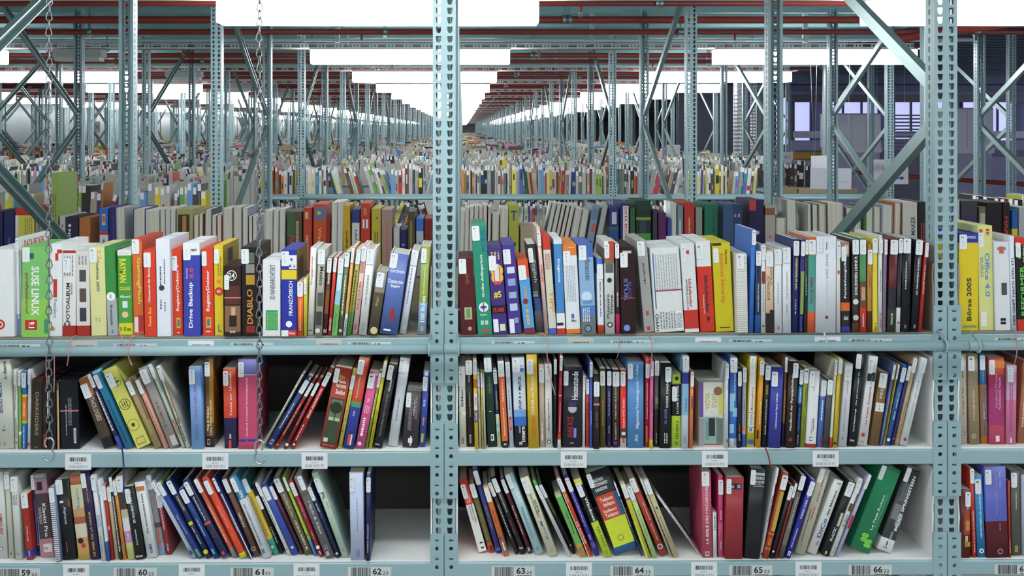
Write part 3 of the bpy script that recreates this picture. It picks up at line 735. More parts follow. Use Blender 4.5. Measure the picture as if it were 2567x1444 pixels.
"p 2002 2013 6 601 835|2E2C72|violet-blue|with green strip|:3|R:20-96:34-80:8AA04A;U:DICTIONNAIRE:30-70:82-98:6A68B8",
"p 2015 2023 -1 600 836|30343A|thin charcoal|with white print|W|L:36-60:40-60:B8BCC0:1",
"p 2024 2043 -2 595 835|4E9C90|teal|with orange foot and top|B:5|B:0-19:DC5A34;B:78-100:E0623A;U:TALC DE VERRE:30-66:42-70:8A2A20",
"h 2044 2096 -1 593 835|DFE1E8|very wide white|with faint blue-grey print|:2:0.28|D:GAAP 2009:48-60:18-44:A0A8B8;L:52-56:46-76:B8BEC8:1;C:54:84:4:8A2A3A;D:Deloitte:48-56:6-14:4A4A78",
"p 2098 2108 -2 605 835|DCDAD4|thin white|with red spot|E:4|R:20-70:32-36:C23A2E",
"p 2110 2132 -2 607 837|24262A|black|with woman's face and orange-blue foot|:10:0.25|B:0-16:9A7A6A;R:40-86:3-14:D8B8A4;U:Porträtfotografie:30-64:20-62:EEEEF0;B:67-76:E0662C;L:24-76:82-86:B8B8BC:1;B:94-100:3A40A0",
"p 2137 2154 -1 600 835|2A2422|black|with white capitals and photographs|I|U:SCHLEMMEN OHNE R:34-76:18-60:F0EEEA;C:50:67:7:DCD8D0;C:50:84:7:C8C8C0;B:90-100:5A3A2A",
"p 2156 2173 -1 597 836|4A8A5A|green|with food photo and red foot|:3:0.9|B:46-74:6E4A3A;B:74-100:CC3A30;R:20-80:52-66:C89A80;U:KRAMBAMBOLI:36-60:80-94:F0D8D0",
"p 2174 2186 1 611 835|B07C30|golden brown|with dark foot|A:14|B:76-100:5E2A24;U:Schlemmen:36-62:28-56:8A3A20",
"p 2188 2201 -1 597 836|DFC838|yellow|with black foot lettering|S|B:36-96:E6D048;U:BEL2:34-70:90-98:3A3A2A",
"p 2202 2212 1 590 835|D8DAD2|thin white|with pink foot lettering|:8|U:ANNETTE:26-76:80-96:B03A50;U:GAULTIER MARC:30-60:34-60:6A6A66",
"p 2213 2221 4 600 836|9A86A0|thin patterned mauve|with pale label|A|L:20-80:16-94:6A5480:2",
"h 2224 2245 8 598 836|5E1E20|maroon|with dark chemistry photo foot|F:2|B:52-76:2C2A30;B:76-100:3A3C30;U:Chimie XII:34-60:80-92:E0E0D8",
"p 2246 2257 7 597 835|1E1E22|narrow black|with white foot|3|B:74-100:E2E2E2;C:50:90:3:C23A2E",
"p 2258 2281 5 597 836|17181C|black|with thin white capitals|4|U:ANNE JOHNSON:34-54:20-60:D8D8DC;R:34-58:92-96:6A6A70",
"p 2283 2301 13 601 836|1B1C22|black|with bold white lettering|G|U:DE GEHEIMEN ROMEO:44-66:20-60:E4E4E8;R:34-60:92-96:8A8A90",
"p 2302 2311 18 607 835|B8302A|thin red|with black upper edge|O|R:60-100:0-50:241A1A;U:TOURNEZ VOTRE FILM:30-62:22-62:F0D8D0",
"b 2404 2453 -9 584 829|DFC52C|wide yellow|with blue top band and black lettering|H:3|B:0-10:2C3A98;H:WISO:36-88:3-6:E8E8F0;U:Börse 2005:40-64:46-90:33363C;H:EUROBÖRSE:20-90:94-97:3A8A7A",
"b 2455 2492 -11 566 828|DAD88C|pale yellow|with blue numerals|D:16:0.35|L:10-80:3-9:C8483A:2;D:Office 4.0:44-78:26-68:5C92C8;D:EURO:14-34:28-52:8A9AA0;R:10-50:82-96:E6E6DE",
"b 2496 2534 -10 607 829|DDDFE4|white|with small photo and black diamond||R:20-80:6-9:7A86B0;R:34-64:5-13:C8603A;R:44-80:46-60:4A5048;R:34-68:86-93:1E1E20;L:36-66:89-90:E8E8E8:1",
"p 2536 2550 -14 592 829|DDE1EC|narrow white|with navy upright capitals||U:DER GRIFF NACH DEN STL:28-74:22-94:2A2E58",
"b 2552 2584 -11 597 829|1E2420|black|with green lettering and red edges|:10:0.25|B:0-8:CC3A2A;B:88-100:CC3A2A;U:REFORMER:30-68:30-84:6ABE5A;U:DEUTSCH:60-84:9-26:D8D8D8;U:Neu!:24-44:9-22:C8E050",
]
FRONT['M'] = [
"p -14 36 -10 902 1126|D6D5C8|wide cream|with blue capitals|:-30|U:BENOIST-MECHIN:30-52:26-60:30408E;U:au désarroi:60-78:2-22:4A4A4A;U:1-:44-60:74-80:30408E;L:20-60:92-97:9A9A90:2",
"p 37 45 -3 925 1126|DBDCDE|thin white|with red-grey print|:1|L:36-66:14-50:B07A7A:1;L:36-66:60-86:6A6A70:1;C:50:92:2:4A4A50",
"p 46 53 -1 928 1126|7FB04E|thin green|with white top|4:1|B:0-18:DCDEDE;B:78-82:E8E8E0",
"p 54 66 0 931 1126|2C6FB8|blue|with orange panel|2:3|B:30-33:E4D440;B:33-64:E07A2C;U:Serveur:30-66:38-60:F8E8D8;B:64-67:B8C850;L:36-60:70-98:B8D4F0:1",
"p 68 76 2 926 1126|D8DADE|thin white|with small red mark|:0|L:40-60:30-60:8A9AB8:1;R:20-80:92-96:B83038",
"b 77 104 3 951 1127|2D2723|dark brown|with bronze lettering||D:DARKSIDERS:36-68:18-80:9C8C5C;D:HELLBOOK EDITION:14-24:22-60:5A3A30;R:36-66:96-97:B8B0A0;B:0-2:6A3028",
"b 106 117 0 952 1127|241A18|narrow dark|with red foot||B:78-97:7A1E1C;L:20-80:40-60:4A3A30:2",
"b 119 141 -4 948 1127|17171A|black|with white side label||R:0-14:20-56:D8DADE",
"b 142 150 -8 954 1127|2A2420|thin black|with yellow edge||R:30-70:14-100:C89040;R:70-90:4-100:D8C8A8",
"b 153 200 -13 952 1126|10131E|wide black|with block of tiny white print||L:44-62:26-66:8A90A0:4;L:30-34:36-80:B8BCC8:1;R:0-100:44-46:C87A78;R:70-84:70-92:CFD2D6;L:72-82:72-90:3A3A40:3;R:0-4:0-2:C88030",
"p 260 290 -79 948 1126|4A3A34|brown|with copper top and black foot|:14|B:0-26:A8653A;B:86-100:1B1B1E;D:MYTHOLOGIES:36-80:20-62:C8B8A4",
"p 298 309 -86 936 1127|2A2648|thin dark purple|with blue foot|:1|L:30-66:24-76:D8D8E0:1;B:84-100:4A58B0",
"p 315 336 -88 931 1127|2A7FA4|teal blue|with dark blue upright lettering|:8:0.4|D:Bild Durchatmen des Gärtners:40-68:38-94:1E3A6A;B:0-3:8AC8DC",
"b 344 383 -90 924 1126|D4CE66|yellow|with black compass and round stamps|R:10|C:58:18:19:5A5A2E;C:58:18:18:D4CE66;C:58:18:12:5A5A2E;C:58:18:11:D4CE66;R:38-80:17-19:2A2A22;R:56-60:12-24:2A2A22;C:50:46:14:4A4A28;C:50:46:12.5:D4CE66;L:30-70:42-50:4A4A28:3;C:46:72:15:8A8848;C:46:72:13.5:D4CE66;R:34-56:70-74:3A3A24;R:20-80:88-96:6A6A34;R:23-77:88.8-95.2:D4CE66",
"p 388 408 -77 952 1126|A08E68|tan|with worn brown edge|:3:0.7|L:40-60:40-80:C8A050:1;R:80-100:0-60:7A5A3A",
"p 411 423 -74 952 1126|D7A08C|narrow salmon|with white top label|:0|L:36-60:30-86:B86A5A:1",
"h 426 452 -82 921 1125|9A928C|greige|with spaced dark letters|Z:5|D:T.C. BOYLE:38-60:38-80:5A4E48;R:40-100:86-98:C0B4AC;D:LOUGH:24-40:22-34:B8B0AA",
"p 456 465 -86 913 1124|BECBBB|thin pale green|with white top label|D|L:36-60:30-66:8A988A:1;R:50-100:66-84:B07A60",
"p 467 478 -77 917 1124|CFC9B8|thin cream|with red-brown print|B|D:Vampire:20-70:36-60:B0784E;L:30-60:64-92:4A4A44:1;R:60-100:20-70:8A7460",
"p 480 511 -8 920 1126|7AA2DA|light blue|with faint red lettering|X:5:0.5|U:WAHRE LIEBE LASST:36-58:20-66:A0669A;U:ROBERT BETZ:36-58:70-88:5A72A8",
"p 512 537 -1 901 1121|6E4A22|brown and gold|with cream slanted lettering|P:5:0.6|R:50-100:0-72:A87826;B:88-100:2A1E18;U:Weis & Hickman:18-44:54-82:F0E0D0;U:Una New Triomfa:52-74:46-86:E8D8A8;R:22-54:91-97:C8C8C0;R:26-50:92-96:2A1E18",
"p 562 595 -4 924 1124|CF452D|red|with navy lower part|4:5:0.4|B:62-100:2A2452;U:Texte zur Umwelt:48-66:4-60:F0D0C8;R:36-56:90-100:D8402E;U:3063:40-56:82-88:E8E8F0",
"h 597 645 -1 901 1126|C74A6C|wide pink|with violet cap and white lettering|W:6:0.3|B:0-17:6A6CAA;B:17-17.6:E8D8E0;U:Handbuch Kunststoff-Verbindungstechnik:40-54:20-86:E8C0CC;B:89-92:3A3C8E;U:HANSER:34-60:89.6-91.6:B8B8D8",
"p 652 659 105 936 1125|CBC8B8|thin cream|with grey print, first of the leaning group|:2|L:40-66:30-80:8A8A80:1",
"p 663 679 106 945 1126|28407E|navy|with white lettering, leaning steeply|:10:0.8|U:Erziehungs-Examen:30-64:36-74:E4E8F0;R:20-74:88-95:9A9AC8;R:30-64:90-93:28407E;R:50-80:0-4:C8CCD4",
"p 684 694 101 950 1127|9C2824|dark red|with small white lettering, leaning|C:12|U:Kleine Geschichte aus der Küche:30-64:36-80:E8C8C4;C:50:94:2:E8B0B0",
"p 708 718 90 950 1127|94292C|brick red|with white disc at the foot, leaning|:10|U:Silence, je crée. Poètes:34-60:30-82:DCC0C0;C:50:94:4:E8E8E8",
"p 724 738 102 922 1127|C42A2A|bright red|with white slanted capitals|Q:13|U:DROIT ADMINISTRATIF:34-74:26-62:F2E4E4;L:34-54:70-90:E8B8B8:1;C:44:95:5:1E1418;C:50:95:3:E8E8E8;B:0-10:8A3A34",
"p 799 843 39 922 1127|A83828|wide rust red|with tree painting and white lettering|:3:0.3|H:Ein:38-68:9-14:C8A83A;H:Mann:30-80:15-19:E8DCC8;H:namens:26-86:21-25:E8DCC8;H:Saulus:30-86:27-33:F0E8D8;R:12-92:38-94:3E4A34;R:18-86:40-66:6A7A58;R:20-86:62-66:B8C4A0;C:52:50:15:2A3226;R:14-40:88-93:C8D0B8;R:50-56:56-66:2A3226;H:Donnersburg:14-80:95.5-97.5:D89A8A",
"p 846 857 38 928 1125|D6CC60|narrow pale yellow|with dark lettering|:12:0.7|U:Die Kraft der Farben:34-64:30-66:4A4A30;L:34-54:70-80:6A6A40:1;H:GU:20-80:94-97:6A6A40",
"p 859 886 40 899 1127|C8452E|red|with green band and blue lower half|A:3:0.6|B:48-54:4E9A68;B:54-100:3844A0;U:Sprache und Geist:34-52:20-44:F0D0C8;U:Cotre:34-52:58-64:D8DCF0;R:30-64:84-96:D84848;R:56-68:84-96:E8E8F0",
"p 889 913 37 933 1126|D6558C|pink|with small white letters|M:4:0.7|U:TdC:34-60:34-40:F0E0E8;L:24-70:44-54:F0C0D4:3;L:30-56:60-84:F8E8F0:1;C:40:94:5:EEC0D4;R:40-100:0-4:E8A0C0",
"p 914 922 36 930 1125|76963A|thin green|with yellow edge|:4|L:30-60:30-60:D8E0A0:1",
"p 923 932 36 906 1126|D2BE2C|thin yellow|with white top label|:2|L:36-60:56-94:8A7A20:1",
"p 934 957 41 912 1125|1F1F22|black|with silver lettering|S:4:0.6|U:Weldon:46-70:18-33:E4E4E4;U:RACONTEZ-MOI VOS REVES:40-62:36-86:7A7A7E;H:Cosmos:16-70:94-97:C8C8C8",
"p 971 997 32 897 1120|DCDEE2|white|with tiny blue print|K|L:40-56:46-72:8A90B8:1;R:0-6:10-60:5A4A8A",
"p 1008 1047 11 980 1123|3A3238|dark plum|with white print and leaping animal|:4:0.3|U:Folding Ideas:54-64:12-46:E0DCE0;L:26-46:14-70:9A9298:4;L:66-78:10-50:9A9298:2;R:34-62:84-92:E0E0E4;R:46-56:80-97:E0E0E4",
"p 1049 1066 12 933 1121|3E4AA4|blue|with yellow and green marks|:10:0.7|U:VW:36-66:60-72:D8B850;L:30-60:36-46:A8B0E0:1;R:30-66:82-94:A8B83A;R:20-80:0-5:E8E8F0",
"p 1152 1170 -4 920 1121|D4D3C8|cream|with blue circle portrait|E:10|U:BiMen:30-66:28-50:3A5A8A;C:62:58:14:8FB8DA;C:66:58:9:E0D8B8;L:30-60:88-96:4A4A44:2",
"p 1171 1189 -5 902 1120|241A1C|black|with white capitals|N|U:VILLA:36-62:18-26:E0E0E0;U:Tomson REICHSTEIN:42-60:38-66:C8B8B8;L:36-60:86-96:A8A0A0:1",
"p 1190 1200 -5 901 1127|DFC03A|narrow yellow|with white and purple panels|I|B:22-32:B0682A;R:10-90:38-56:DADAE8;R:10-90:57-70:4A3A8A;U:réussir:26-72:58-68:E8D8F0;U:collège:26-72:40-54:6A5AA0",
"p 1201 1207 -5 931 1125|C9C6BC|thin grey-white|with small print|A|L:30-60:26-60:6A5A50:1",
"p 1208 1213 -4 933 1126|D0C44A|thin yellow-green|with dark print|:1|L:30-60:30-90:6A6A30:1",
"p 1214 1219 -5 936 1126|C7C4BE|thin grey|with plain spine||",
"p 1223 1245 -15 895 1121|1F3A2C|dark green|with white square mark|J|U:Handbuch:40-64:22-40:6A9A3A;R:34-62:60-61:D8E0D8;R:40-76:86-93:E8E8E4;R:46-64:87.5-91.5:1F3A2C",
"p 1247 1257 -14 925 1121|232A5A|narrow navy|with cream lower part|6|U:Machtgeschichten:36-70:24-56:B8C850;B:58-100:C9D2AE;B:70-76:8AC0D0;U:Pretis:30-66:80-88:6A8A6A",
"p 1259 1275 -12 906 1123|DF6A38|orange|with white lettering and black foot|U:0|D:OracleSQL:40-76:20-48:F0DCD0;L:44-60:54-86:F4C8B0:1;B:92-100:1E1E20;B:0-18:E0E0E2;L:30-70:95-97:C8C8C8:1",
"p 1277 1289 -11 908 1122|C5CEDC|pale blue-grey|with red box|S|L:36-60:32-56:6A7A90:1;R:30-72:64-80:C83A34;U:WILEY:40-62:66-78:F0D8D8",
"p 1291 1323 -8 896 1122|CBD5E2|wide silver|fading to blue with black foot|6|B:58-66:7CA4D8;B:66-76:3A6CC0;B:76-100:15181E;U:PHP 4 + MySQL:42-70:20-57:1E2024;U:intern:52-84:77-94:ECECF0;R:36-50:76-84:8A8AB8;R:50-90:12-16:4A78C8;R:50-84:9-10:C88A6A;L:34-60:94-97:A8A8B0:1",
"h 1325 1352 -6 888 1124|D3AE2C|golden yellow|with white and orange lettering|X:12:0.6|U:OSKAR der Freund:34-64:24-64:E8E4D0;U:GEFISCHER:34-70:66-88:C8642A",
"p 1353 1367 -3 914 1121|C0AE98|tan|with pale foot print|W:8|L:36-60:70-92:E0D8CC:1;R:30-66:86-92:D8D0C4",
"p 1368 1386 -3 913 1122|DAD9D4|white|with black upright lettering|9|U:Güterwagen-Archiv 1:36-62:38-84:2E2E30;C:46:93:5:4A4A4A;C:46:93:3:DAD9D4",
"p 1388 1396 0 900 1123|1A2230|thin black|with white top label|T|",
"p 1398 1406 5 889 1126|9C2434|narrow crimson|with white top and foot bands|P:2|B:43-44:D8B0B0;B:90-100:E0D8D8;B:84-90:C84A2A;L:36-62:50-82:D8A8B0:1",
"h 1409 1458 3 919 1122|23222C|very wide black|with pale face and red capitals|:10:0.22|U:Hexenstunde:46-78:6-41:E0E0E4;C:50:52:11:B8ACA8;C:50:52:8:C8BCB8;R:30-70:44-50:3A3468;U:ANNE RICE:24-56:62-88:9A2E40;R:58-72:76-88:8A80C8;L:40-60:94-95:B8B8B8:1",
"p 1460 1467 1 940 1122|DADCE0|thin white|with grey top label|V|L:40-60:30-90:A8A8B0:1",
"p 1469 1477 0 950 1122|CE3A30|thin red|with tilted white label|A|L:30-70:34-60:8A1E1E:1",
"p 1478 1486 0 907 1123|4A64C0|thin blue|with white lettering|6|U:Geheimprinz Max:34-66:40-90:D8E0F4",
"p 1488 1503 0 938 1126|2E241E|dark brown|with drooping label|J:18|U:LES AGES:40-66:44-78:8A7A54;R:0-100:39-42:C87A84",
"p 1504 1519 0 924 1122|5C5226|olive brown|with thin gold print|:5:0.3|L:42-56:40-72:B8A060:1",
"p 1521 1533 0 925 1122|211D4A|narrow navy|with white print|:4|U:The Boy Dinosaur Poker:36-62:24-64:D8D8E8;U:Golding:36-62:70-84:D8D8E8;H:n:36-64:93-96:6A5AC0",
"p 1535 1553 0 927 1122|3C2A26|brown|with pale capitals|J:4|U:THREE MEN IN A BOAT:36-58:22-64:C8B8A8;U:SCARRITT:36-58:68-90:C8B8A8;C:40:94:4:5A3AA0",
"p 1555 1571 0 928 1122|DA3528|bright red|with black and white photo foot|K:2:0.7|U:Isabel STC Kahlo:40-66:34-76:F0D8D0;R:0-100:76-88:3A3A3C;B:88-100:C8C8C4;R:20-80:80-84:D8D8D8;R:30-70:88-94:D04A34",
"h 1573 1614 0 908 1123|5A8EC8|wide blue|with white upright lettering|X:4:0.3|U:Allgemeines Verwaltungsrecht:50-74:22-78:D8E4F0;U:11. Auflage:52-68:3-20:D8E4F0;L:44-64:84-92:B8D0E8:3",
"p 1616 1627 2 898 1122|A62E30|dark red|with orange foot and white lettering|:12|B:0-5:C8382E;U:ANNALES DE PREPARATION:36-62:24-72:E8C8C4;R:30-60:76-94:D07A34",
"p 1629 1637 1 903 1126|D85A96|thin pink|with yellow foot|:2|B:90-100:D8D040;L:36-60:40-60:A83A70:1",
"p 1639 1651 2 904 1120|5E665E|grey|with pale top label and dark foot|Q|B:56-100:2E3230;R:20-80:42-50:8A9A88;L:40-60:84-96:A8B0A8:1",
"p 1653 1681 3 910 1124|17181B|wide black|with blue and white capitals|8:9:0.55|U:CHOISIR:52-74:38-53:E8E8EC;U:MAIN:52-74:22-36:E8E8EC;U:AL GORE:40-62:54-72:5A8CC8;L:40-70:82-94:C8C8CC:2",
"p 1683 1707 1 938 1122|1A1C1A|black|with lime lower half|:30:0.2|B:0-13:A8C83A;C:52:6:5:2A2C2A;B:13-14:B84A2A;B:57-100:B6D03C;U:Le Code de la route:50-72:16-54:E8E8E8;U:LES NULS:44-72:64-88:4A5A1A;L:40-70:92-97:5A6A20:2",
"p 1709 1726 2 893 1126|8AB4D0|light blue|with dark blue band and pale foot|I|B:18-30:2E3A8C;B:64-100:C6CEDC;U:Le front uni:40-66:46-60:2E4A7A;L:34-60:86-94:7A8AA0:2",
"p 1728 1737 3 931 1126|E27A48|narrow orange|with white top label|B|U:Bugs:20-80:24-28:F8E0D0;U:ENEMA:26-76:32-48:3A3A5A",
"b 1752 1813 0 958 1119|D9D8CC|very wide white|turned face-out with yellow comic lettering||R:0-18:0-55:6A56A0;R:18-94:2-52:DDDCD4;D:BENZAÏA:26-48:18-42:B8B04A;D:EXITUS:52-74:18-40:B8B04A;R:80-100:8-50:D4CE6A;C:78:14:11:8A6A50;R:0-20:56-100:9A9C9E;R:20-84:54-96:8FAFA8;R:40-66:56-84:2E3034;R:72-98:56-96:6E7A70;R:20-94:96-98:B05060;L:28-40:60-90:5A7A74:3",
"p 1815 1826 2 911 1125|D4D6DA|narrow white|with dark lettering|D|U:Praga da:40-64:20-36:3A3A40;H:a:40-80:88-94:2E2E34",
"p 1828 1847 2 896 1122|3464B4|blue|with pale swirls|R|R:0-60:40-60:8CC0DC;R:40-100:56-66:8CC0DC;R:0-60:74-84:8CC0DC;U:Philippe Antoine Fautrès:54-82:18-48:E0E8EC;B:90-100:C8D0D8;U:Rechtschreib:60-84:86-97:2E5AA0",
"p 1848 1858 1 924 1123|1E2240|narrow dark navy|with red print at the foot|:6|U:ZUM:40-70:82-92:C8C8D0;U:LERN:40-70:70-80:C86A50",
"p 1860 1870 2 921 1121|A8A9B8|grey|with orange band and blue foot|D|B:0-3:D8C040;B:76-80:E0883C;B:84-100:3A62B0;L:40-60:40-74:6A6A78:1",
"p 1872 1891 8 893 1121|DCC63A|yellow|with white panels and orange lettering|J:2:0.7|R:8-80:0-84:DDE0E6;R:8-80:62-62.6:3A3A40;R:8-80:78-78.6:3A3A40;U:Mathematica 6:34-62:34-60:D0722E;L:36-60:64-76:5A5A60:2;H:st:22-66:79-83:2E3A70;R:8-90:92-97:3A62B0",
"p 1895 1907 10 900 1123|DE9A2C|orange yellow|with white lettering|8:3|U:ROHVOLUTION:40-66:46-76:F0E8D8;R:0-40:80-90:2A1E1A",
"p 1909 1923 10 915 1122|1C1A1C|black|with white upright capitals|6|U:RAPPEL & INVOCATIONS:40-62:40-86:E0E0E0;R:30-70:24-36:8A8030",
"p 1926 1957 8 921 1124|3A419E|wide blue|with white upright lettering|D:10:0.5|U:Chimamanda Ngozi Adichie:44-64:32-76:E0E4F0",
"p 1959 1966 9 895 1121|7E5A34|thin brown|with white top and navy foot|H|B:74-100:232A50;L:30-66:36-70:C89A40:1",
"p 1968 1993 10 906 1125|33201F|dark brown|with white gothic lettering|I:3:0.55|U:Handbuch der Parapsychologie:30-62:14-80:E6E0DC;L:30-66:88-92:C84A2C:3",
"p 1994 2004 11 926 1122|1C2A4A|narrow black|with blue bands|I|B:22-44:3C8AD8;U:MATHEMATIC:30-66:24-42:E0ECF8;U:EXERCICES RESOLUS:30-66:50-78:4A8AD8;L:30-60:84-96:A8A8B0:2",
"p 2006 2018 10 921 1122|8C9A34|olive green|with dark lettering|M:2|U:Donaufahrt:40-72:24-50:4A5A18;L:40-60:60-90:5A6A28:1;R:0-40:2-8:D8E04A",
"p 2019 2046 11 930 1123|D9DADA|wide white|with red foot and megaphone drawing|X:1:0.35|B:95-100:A8382E;U:PIMKIE Clothing:42-54:62-82:B85048;L:44-50:12-26:6A6A70:1;L:58-66:62-78:4A4A50:1;R:30-60:86-91:5A5A60;R:33-57:87-90:D9DADA",
"p 2048 2061 12 954 1122|5A7AC4|thin blue|with white top|O|B:0-24:D8DCE4;L:34-60:30-60:E0E4F4:1;R:60-100:84-100:8A2A4A",
"p 2063 2077 12 952 1124|4B4A50|dark grey|with white top label|V|C:40:92:3:2A2A2E",
"p 2079 2086 14 902 1125|D3D0B8|thin cream|with brown lettering|8|U:Vollkorn Wenn:36-70:16-46:B07A3A;B:88-100:C8503A",
"p 2088 2099 14 899 1125|CDB430|narrow yellow|with dark foot|:0|C:40:95:4:3A3020;R:70-100:18-60:8A6A2A",
"p 2101 2123 17 912 1121|CFD1D8|pale grey|with faint red and grey lettering|:4|U:LEXIQUE FRANÇAIS:40-66:16-36:C89A9A;U:THIBAUT D'ANTIONAY:36-52:42-82:8A8A94;R:34-50:89-91:A83838",
"p 2125 2147 22 884 1120|17191F|black|with white lettering and white top label|:3:0.6|U:David Attenborough:40-62:60-84:E0E4EA;U:Das geheime Leben der:40-62:20-56:C8D0DC;H:Scherz:16-70:92-95:D8D8DC;C:100:62:5:C8CCD0",
"p 2150 2174 29 893 1119|DCDCDE|white|with red lettering and small photo|P:6:0.4|R:6-90:18-28:2A2C32;U:Le Voisin Contamé:44-66:34-76:C84A48;C:40:88:5:C8352B;L:26-60:94-97:8A8A90:2;U:de l'Esp:50-66:22-32:8A8A90",
"p 2179 2203 27 933 1118|7A5C36|brown|with white band and label|2:2|U:PEE:34-62:22-36:DCCFB8;R:4-96:42-54:DDDCD8;L:44-52:44-52:8A8A88:1",
"p 2205 2212 35 912 1118|5468A0|thin slate blue|with pale print|:2|L:36-60:40-90:A8B4D0:1",
"p 2213 2218 38 913 1117|DDB43C|thin yellow|with orange edge|:1|R:0-30:20-90:3A2A1A",
"p 2219 2231 44 915 1118|2A5A94|blue|with white lettering|T:6|U:CITROËN 2CV:40-66:32-56:E4ECF4;U:REVUE:40-66:58-68:E4ECF4;C:40:93:4:E8ECF0",
"p 2232 2241 46 912 1117|33306E|violet|with small red mark|:5|C:50:92:2.5:C23A44",
"p 2243 2254 45 895 1117|C0A87E|tan|with brown spine lettering|7:3|U:DICTIONNAIRE:34-60:50-72:8A5A34;L:34-60:76-92:B06A3A:1",
"p 2257 2274 52 897 1119|D8D9DC|white|with grey upright print|:1|U:NOUVELLE MORALE:36-54:50-76:9A9AA0;L:38-52:26-46:9A9AA0:1;C:44:93:4:A83040",
"p 2403 2426 -3 888 1114|C4B5A6|pinkish cream|with dark lettering|O:4:0.6|U:Le voyage de Ruth:44-64:36-68:3A3430;U:BARAL:48-62:18-26:4A4440;C:46:88:5:6A5E54;C:46:88:3.5:C4B5A6",
"p 2430 2457 -5 888 1114|9C8869|tan|with white lettering|M:4:0.6|U:La Dame Enfer de Guiame:40-56:40-74:E0D8C8;C:44:91:6:C8BCA4;C:44:91:4.5:9C8869",
"p 2459 2477 -4 888 1113|C07A34|orange|with blue upper third and grid|U:2:0.5|B:0-34:2A6898;U:COMTRAU:36-60:18-32:6AB0D8;U:MATHS:36-66:54-72:E0D8B0;L:10-90:36-90:4A70A0:4",
"p 2480 2520 -2 897 1114|A83A72|wide magenta|with red top and flower mark|:4:0.35|B:0-20:D0503A;B:20-34:A83060;U:Nutritional Health:58-76:22-60:D8A0C0;U:Handbook Women:38-54:18-58:D890B8;B:78-100:C24A6A;U:Handbook Women:38-54:18-58:D890B8;R:20-100:4-12:E8843A;R:40-64:90-97:F0D8E0",
"p 2522 2548 2 916 1114|D47A9A|pink|with pale top|T:4:0.6|B:0-44:D8A0BE;L:30-60:20-84:A84A8A:2;R:40-54:92-98:F0E0E8",
"p 2550 2569 16 905 1112|B06A50|brown red|leaning with pale print||L:40-60:30-80:E8C8B8:1",
]
